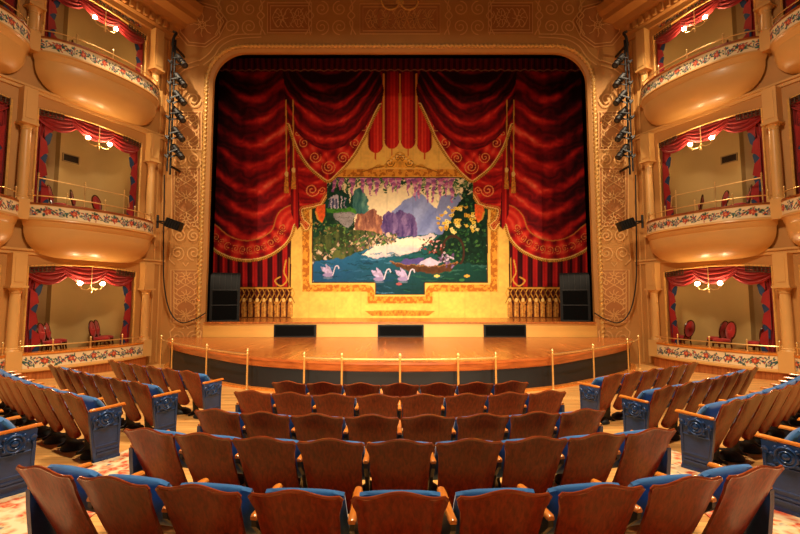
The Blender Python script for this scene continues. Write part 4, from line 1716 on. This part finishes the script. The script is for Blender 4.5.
    for y, zz in ((.115, .50), (.395, .50)):
        m = MB()
        m.tube([(X - .006, y + .024 * (1 - k / 18 * .7) * math.cos(k * .75), zz + .03 + .03 * (1 - k / 18 * .7) * math.sin(k * .75)) for k in range(19)], .011, 5)
        m.tube([(X - .004, y, zz), (X - .006, y + .008, zz - .05), (X - .004, y - .004, zz - .11)], [.017, .012, .006], 6)
        P['scrolls'].append(m.mesh('scroll', 'iron_blue'))
    return P


SEAT = seat_meshes()


def put(me_, name, parent, mirror=False, x=0.0):
    o = bpy.data.objects.new(name, me_)
    COL.objects.link(o)
    o.parent = parent
    o.location = (x, 0, 0)
    if mirror:
        o.scale = (-1, 1, 1)
    return o


def make_seat(loc, rotz, label, group, end_left=False, end_right=False, last=False):
    """local +y is where the sitter looks, -x is the sitter's left"""
    t = thing('theatre_seat', label, 'seat', loc, rotz, group)
    bs = put(SEAT['back_shell'], 'back_shell', t)
    put(SEAT['rim'], 'rim', bs)
    put(SEAT['back_cushion'], 'back_cushion', t)
    put(SEAT['seat_cushion'], 'seat_cushion', t)
    put(SEAT['hinge-1'], 'hinge', t)
    put(SEAT['hinge1'], 'hinge', t)
    put(SEAT['floor_dome'], 'floor_dome', t)
    sides = [(-SW / 2, end_left, False)]
    if last or end_right:
        sides.append((SW / 2, end_right, True))
    for x, end, mir in sides:
        put(SEAT['armrest'], 'armrest', t, False, x)
        if end:
            p = put(SEAT['end_panel'], 'end_panel', t, mir, x)
            for nm in ('panel_moulding', 'rosette'):
                put(SEAT[nm], nm, p)
            for sm in SEAT['scrolls']:
                put(sm, 'scroll', p)
        else:
            put(SEAT['standard'], 'standard', t, False, x)
    return t


RAD = 7.1
ROWY = [2.33, 3.27, 4.06, 5.08, 5.88]
COUNT = [9, 9, 8, 8, 7]


def seat_at(yr, th, RAD=RAD):
    x = RAD * math.sin(th)
    y = yr + RAD * (1 - math.cos(th))
    return (x, y, fz(y + .2) - .003), th


STEP = SW / RAD
for r, (yr, n) in enumerate(zip(ROWY, COUNT)):
    for k in range(n):
        rad = 6.7 if r == 0 else RAD
        th = (k - (n - 1) / 2) * (.565 if r == 0 else SW) / rad
        loc, a = seat_at(yr, th, rad)
        lab = 'tip-up seat with brown wooden back, %s from house-left, centre block, %s row from stage' % (ORD[k + 1], ORD[5 - r])
        make_seat(loc, a, lab, 'centre block theatre seats', k == 0, k == n - 1, k == n - 1)
# row behind: only its house-left end reaches into view
for k in (0, 1):
    th = (k - 4) * STEP
    loc, a = seat_at(1.44, th)
    make_seat(loc, a, 'tip-up seat, %s from house-left, centre block, sixth row from stage' % ORD[k + 1], 'centre block theatre seats', k == 0, False, k == 1)

# side blocks: each row starts at the aisle and runs outwards in a shallow curve
SIDE_P = [(3.56, 3.62), (3.46, 4.62), (3.26, 5.50), (3.16, 6.64)]
SIDE_N = [4, 9, 7, 6]
for sx, nm in ((-1, 'house-left'), (1, 'house-right')):
    for r in range(4):
        x, y = SIDE_P[r]
        if sx < 0:
            x, y = x + [.34, .24, .20, .14][r], y + .38
        for k in range(SIDE_N[r]):
            a = math.radians(31 + 1.3 * k)
            x += .57 / 2 * math.cos(a)
            y += .57 / 2 * math.sin(a)
            if k == 0:
                lab = 'aisle seat with carved blue end panel, %s block, %s row from stage' % (nm, ORD[4 - r])
            else:
                lab = 'tip-up seat, %s from the aisle, %s block, %s row from stage' % (ORD[k + 1], nm, ORD[4 - r])
            make_seat((sx * x, y, fz(y + .2) - .003), sx * (a - math.radians(1.5)), lab, '%s block theatre seats' % nm, sx > 0 and k == 0, sx < 0 and k == 0, sx > 0 and k == SIDE_N[r] - 1)
            x += .57 / 2 * math.cos(a)
            y += .57 / 2 * math.sin(a)

# ------------------------------------------------------------------ brass rails in front of the stage
def stage_pt(x):
    a = offset_front(.22)
    for (x0, y0), (x1, y1) in zip(a, a[1:]):
        if x0 <= x <= x1:
            f = (x - x0) / (x1 - x0)
            return y0 + (y1 - y0) * f
    return a[0][1]


for xs, lab in (((-7.62, -6.66, -4.98, -3.55), 'brass guard rail on four posts before the house-left curve of the stage'),
                ((-2.1, -1.25, 0.0, 1.25, 2.1), 'brass guard rail on five posts before the middle of the stage'),
                ((3.55, 4.98, 6.66, 7.62), 'brass guard rail on four posts before the house-right curve of the stage')):
    pos = [(x, stage_pt(x)) for x in xs]
    mid = pos[len(pos) // 2]
    t = thing('stage_railing', lab, 'railing', (mid[0], mid[1], fz(mid[1])))
    for x, y in pos:
        zt = ZA + .10
        z0 = fz(y)
        pr = [(.05, 0), (.05, .02), (.024, .04), (.024, zt - z0), (.035, zt - z0 + .02), (.02, zt - z0 + .035), (.038, zt - z0 + .065), (.038, zt - z0 + .085), (.01, zt - z0 + .12)]
        MB().lathe(pr, (x, y, z0), 10).build('post', 'brass', t)
    pts = []
    for (x0, y0), (x1, y1) in zip(pos, pos[1:]):
        for k in range(6):
            x = x0 + (x1 - x0) * k / 6
            pts.append((x, stage_pt(x), ZA + .09))
    pts.append((pos[-1][0], pos[-1][1], ZA + .09))
    MB().tube(pts, .02, 8).build('rail', 'brass', t)

# ------------------------------------------------------------------ loudspeakers on the upper stage
for sx, nm in ((-1, 'house-left'), (1, 'house-right')):
    x0 = sx * 6.56
    y0 = YP + .62
    t = thing('loudspeaker', 'black arched-top loudspeaker cabinet at the %s edge of the curtain' % nm, 'speaker', (x0, y0, ZU), sx * -.35)
    prof = [(-.32, 0), (.34, 0), (.34, 1.15)] + [(.34 - .36 * (1 - math.cos(a)) - .0, 1.15 + .66 * math.sin(a)) for a in [k * PI / 2 / 8 for k in range(1, 9)]] + [(-.32, 1.80)]
    # side outline in depth (towards the house is -y) swept over the width
    m = MB().prism([(-a, z) for a, z in prof], lambda a, b, d: (d, a, b), -.51, .51)
    m.build('cabinet', 'black_plastic', t, local=True, angle=35)
    m = MB().box((-.42, -.355, .06), (.42, -.34, 1.12))
    m.build('grille', 'black_fabric', t, local=True, smooth=False)
    m = MB()
    for z in (.04, .60, 1.16):
        m.box((-.46, -.365, z - .015), (.46, -.34, z + .015))
    m.build('trim_bar', 'black_metal', t, local=True, smooth=False)
    m = MB()
    for xx in (-.40, -.2, 0, .2, .4):
        pts = [(xx, -.345 + .36 * (1 - math.cos(a)) - .012, 1.15 + .66 * math.sin(a)) for a in [k * PI / 2 / 8 for k in range(0, 8)]]
        m.tube(pts, .012, 5)
    m.build('guard_bars', 'black_metal', t, local=True)

# ------------------------------------------------------------------ stage lighting on the poles beside the arch
def spot_meshes():
    P = {}
    m = MB().lathe([(.07, -.34), (.115, -.30), (.115, -.06), (.095, -.02), (.095, .22), (.11, .23), (.11, .30), (.098, .30)], (0, 0, 0), 16, (0, 0, 1))
    P['barrel'] = m.mesh('barrel', 'black_metal')
    P['lens'] = MB().lathe([(.09, .285), (.06, .30), (.02, .305)], (0, 0, 0), 14).mesh('lens', 'lens_glass')
    m = MB()
    for s in (-1, 1):
        m.box((s * .125 - .008, -.02, -.04), (s * .125 + .008, .30, .02))
    m.box((-.133, .285, -.04), (.133, .305, .02))
    P['yoke'] = m.mesh('yoke', 'black_metal', smooth=False)
    m = MB()
    m.box((-.02, .30, -.05), (.02, .42, .03))
    m.tube([(0, .40, -.1), (0, .42, 0), (0, .40, .1)], .03, 6)
    P['clamp'] = m.mesh('clamp', 'black_metal', smooth=False)
    P['ring'] = MB().lathe([(.112, .10), (.12, .105), (.12, .125), (.112, .13)], (0, 0, 0), 16).mesh('ring', 'black_metal')
    return P


SPOT = spot_meshes()
ZS = [10.35, 9.62, 8.98, 8.34, 7.66, 7.02]
for sx, nm in ((-1, 'house-left'), (1, 'house-right')):
    px, py = sx * 8.12, 14.55
    t = thing('lighting_pole', 'black vertical lighting pole fixed beside the %s edge of the arch' % nm, 'pole', (px, py, 6.2))
    m = MB().tube([(px, py, 6.2), (px, py, 11.15)], .035, 8)
    m.build('pipe', 'black_metal', t)
    m = MB()
    for z in (6.5, 8.7, 10.9):
        m.box((px - .03, py - .03, z - .03), (px + .03, YP - .01, z + .03))
    m.build('bracket', 'black_metal', t, smooth=False)
    m = MB().tube(smooth_curve([(px, py, 10.7), (px + sx * .07, py - .05, 10.95), (px + sx * .02, py - .06, 11.25), (px - sx * .02, py, 11.42), (px + sx * .1, py, 11.48)], 5), .045, 6)
    m.tube(smooth_curve([(px + sx * .06, py - .05, 10.9), (px + sx * .09, py - .06, 9.5), (px + sx * .05, py - .08, 8), (px + sx * .09, py - .05, 6.3)], 6), .03, 6)
    m.build('cable_bundle', 'cable_black', t)
    for k, z in enumerate(ZS):
        lab = 'black stage spotlight, %s from the top on the %s lighting pole' % (ORD[k + 1], nm)
        c = (px - sx * .30, py - .12, z - .05)
        o = thing('stage_spotlight', lab, 'spotlight', c, 0, 'spotlights on the lighting poles')
        aim = Vector((-sx * .62, -.25 + .05 * (k % 3), -.72))
        side = Vector((-sx * .2, -1, 0)).normalized()
        zax = aim.normalized()
        yax = (Vector((sx * 1, 0, .6)) - zax * Vector((sx * 1, 0, .6)).dot(zax)).normalized()
        xax = yax.cross(zax)
        M = Matrix((xax, yax, zax)).transposed()
        o.rotation_euler = M.to_euler()
        for q in ('barrel', 'yoke', 'clamp'):
            p = put(SPOT[q], q, o)
            if q == 'barrel':
                put(SPOT['lens'], 'lens', p)
                put(SPOT['ring'], 'ring', p)
    # wide floodlight on the middle tier and the loose cable
    fx, fy, fzz = sx * 7.72, 14.2, 4.35
    fl = thing('floodlight', 'black box-shaped floodlight on an arm beside the %s middle-tier box' % nm, 'floodlight', (fx, fy, fzz - .15))
    rot = Matrix.Rotation(sx * -.35, 3, 'Y')
    def F(x, y, z, fx=fx, fy=fy, fzz=fzz, rot=rot):
        v = rot @ Vector((x, y, z))
        return (fx + v.x, fy + v.y, fzz + v.z)
    MB().box((-.26, -.13, -.15), (.26, .13, .15), F).build('housing', 'black_metal', fl, smooth=False)
    m = MB()
    for k in range(6):
        m.box((-.24 + k * .09, -.15, -.16), (-.225 + k * .09, .15, .16), F)
    m.build('fins', 'black_metal', fl, smooth=False)
    m = MB().tube([(fx + sx * .24, fy, fzz + .1), (fx + sx * .5, fy, fzz + .12), (fx + sx * .62, fy + .1, fzz + .12)], .025, 6)
    m.tube([(fx + sx * .62, fy + .1, fzz - .1), (fx + sx * .62, fy + .1, fzz + .35)], .04, 6)
    m.tube([(fx + sx * .62, fy + .1, fzz + .12), (fx + sx * .66, YP - .005, fzz + .12)], .03, 6)
    m.build('arm', 'black_metal', fl)
    pts = smooth_curve([(sx * 8.35, 14.6, 6.2), (sx * 8.38, 14.72, 5.2), (sx * 8.42, 14.85, 3.8), (sx * 8.40, 14.95, 2.4), (sx * 8.2, 15.03, 1.4), (sx * 7.8, 15.06, .98), (sx * 7.3, 15.06, 1.1), (sx * 6.95, 15.1, 1.32)], 6)
    tag(MB().tube(pts, .022, 6).build('power_cable', 'cable_black'), 'black cable hanging down the wall to the %s loudspeaker' % nm, 'cable')

for o in bpy.data.objects:
    if '_o' in o:
        del o['_o']
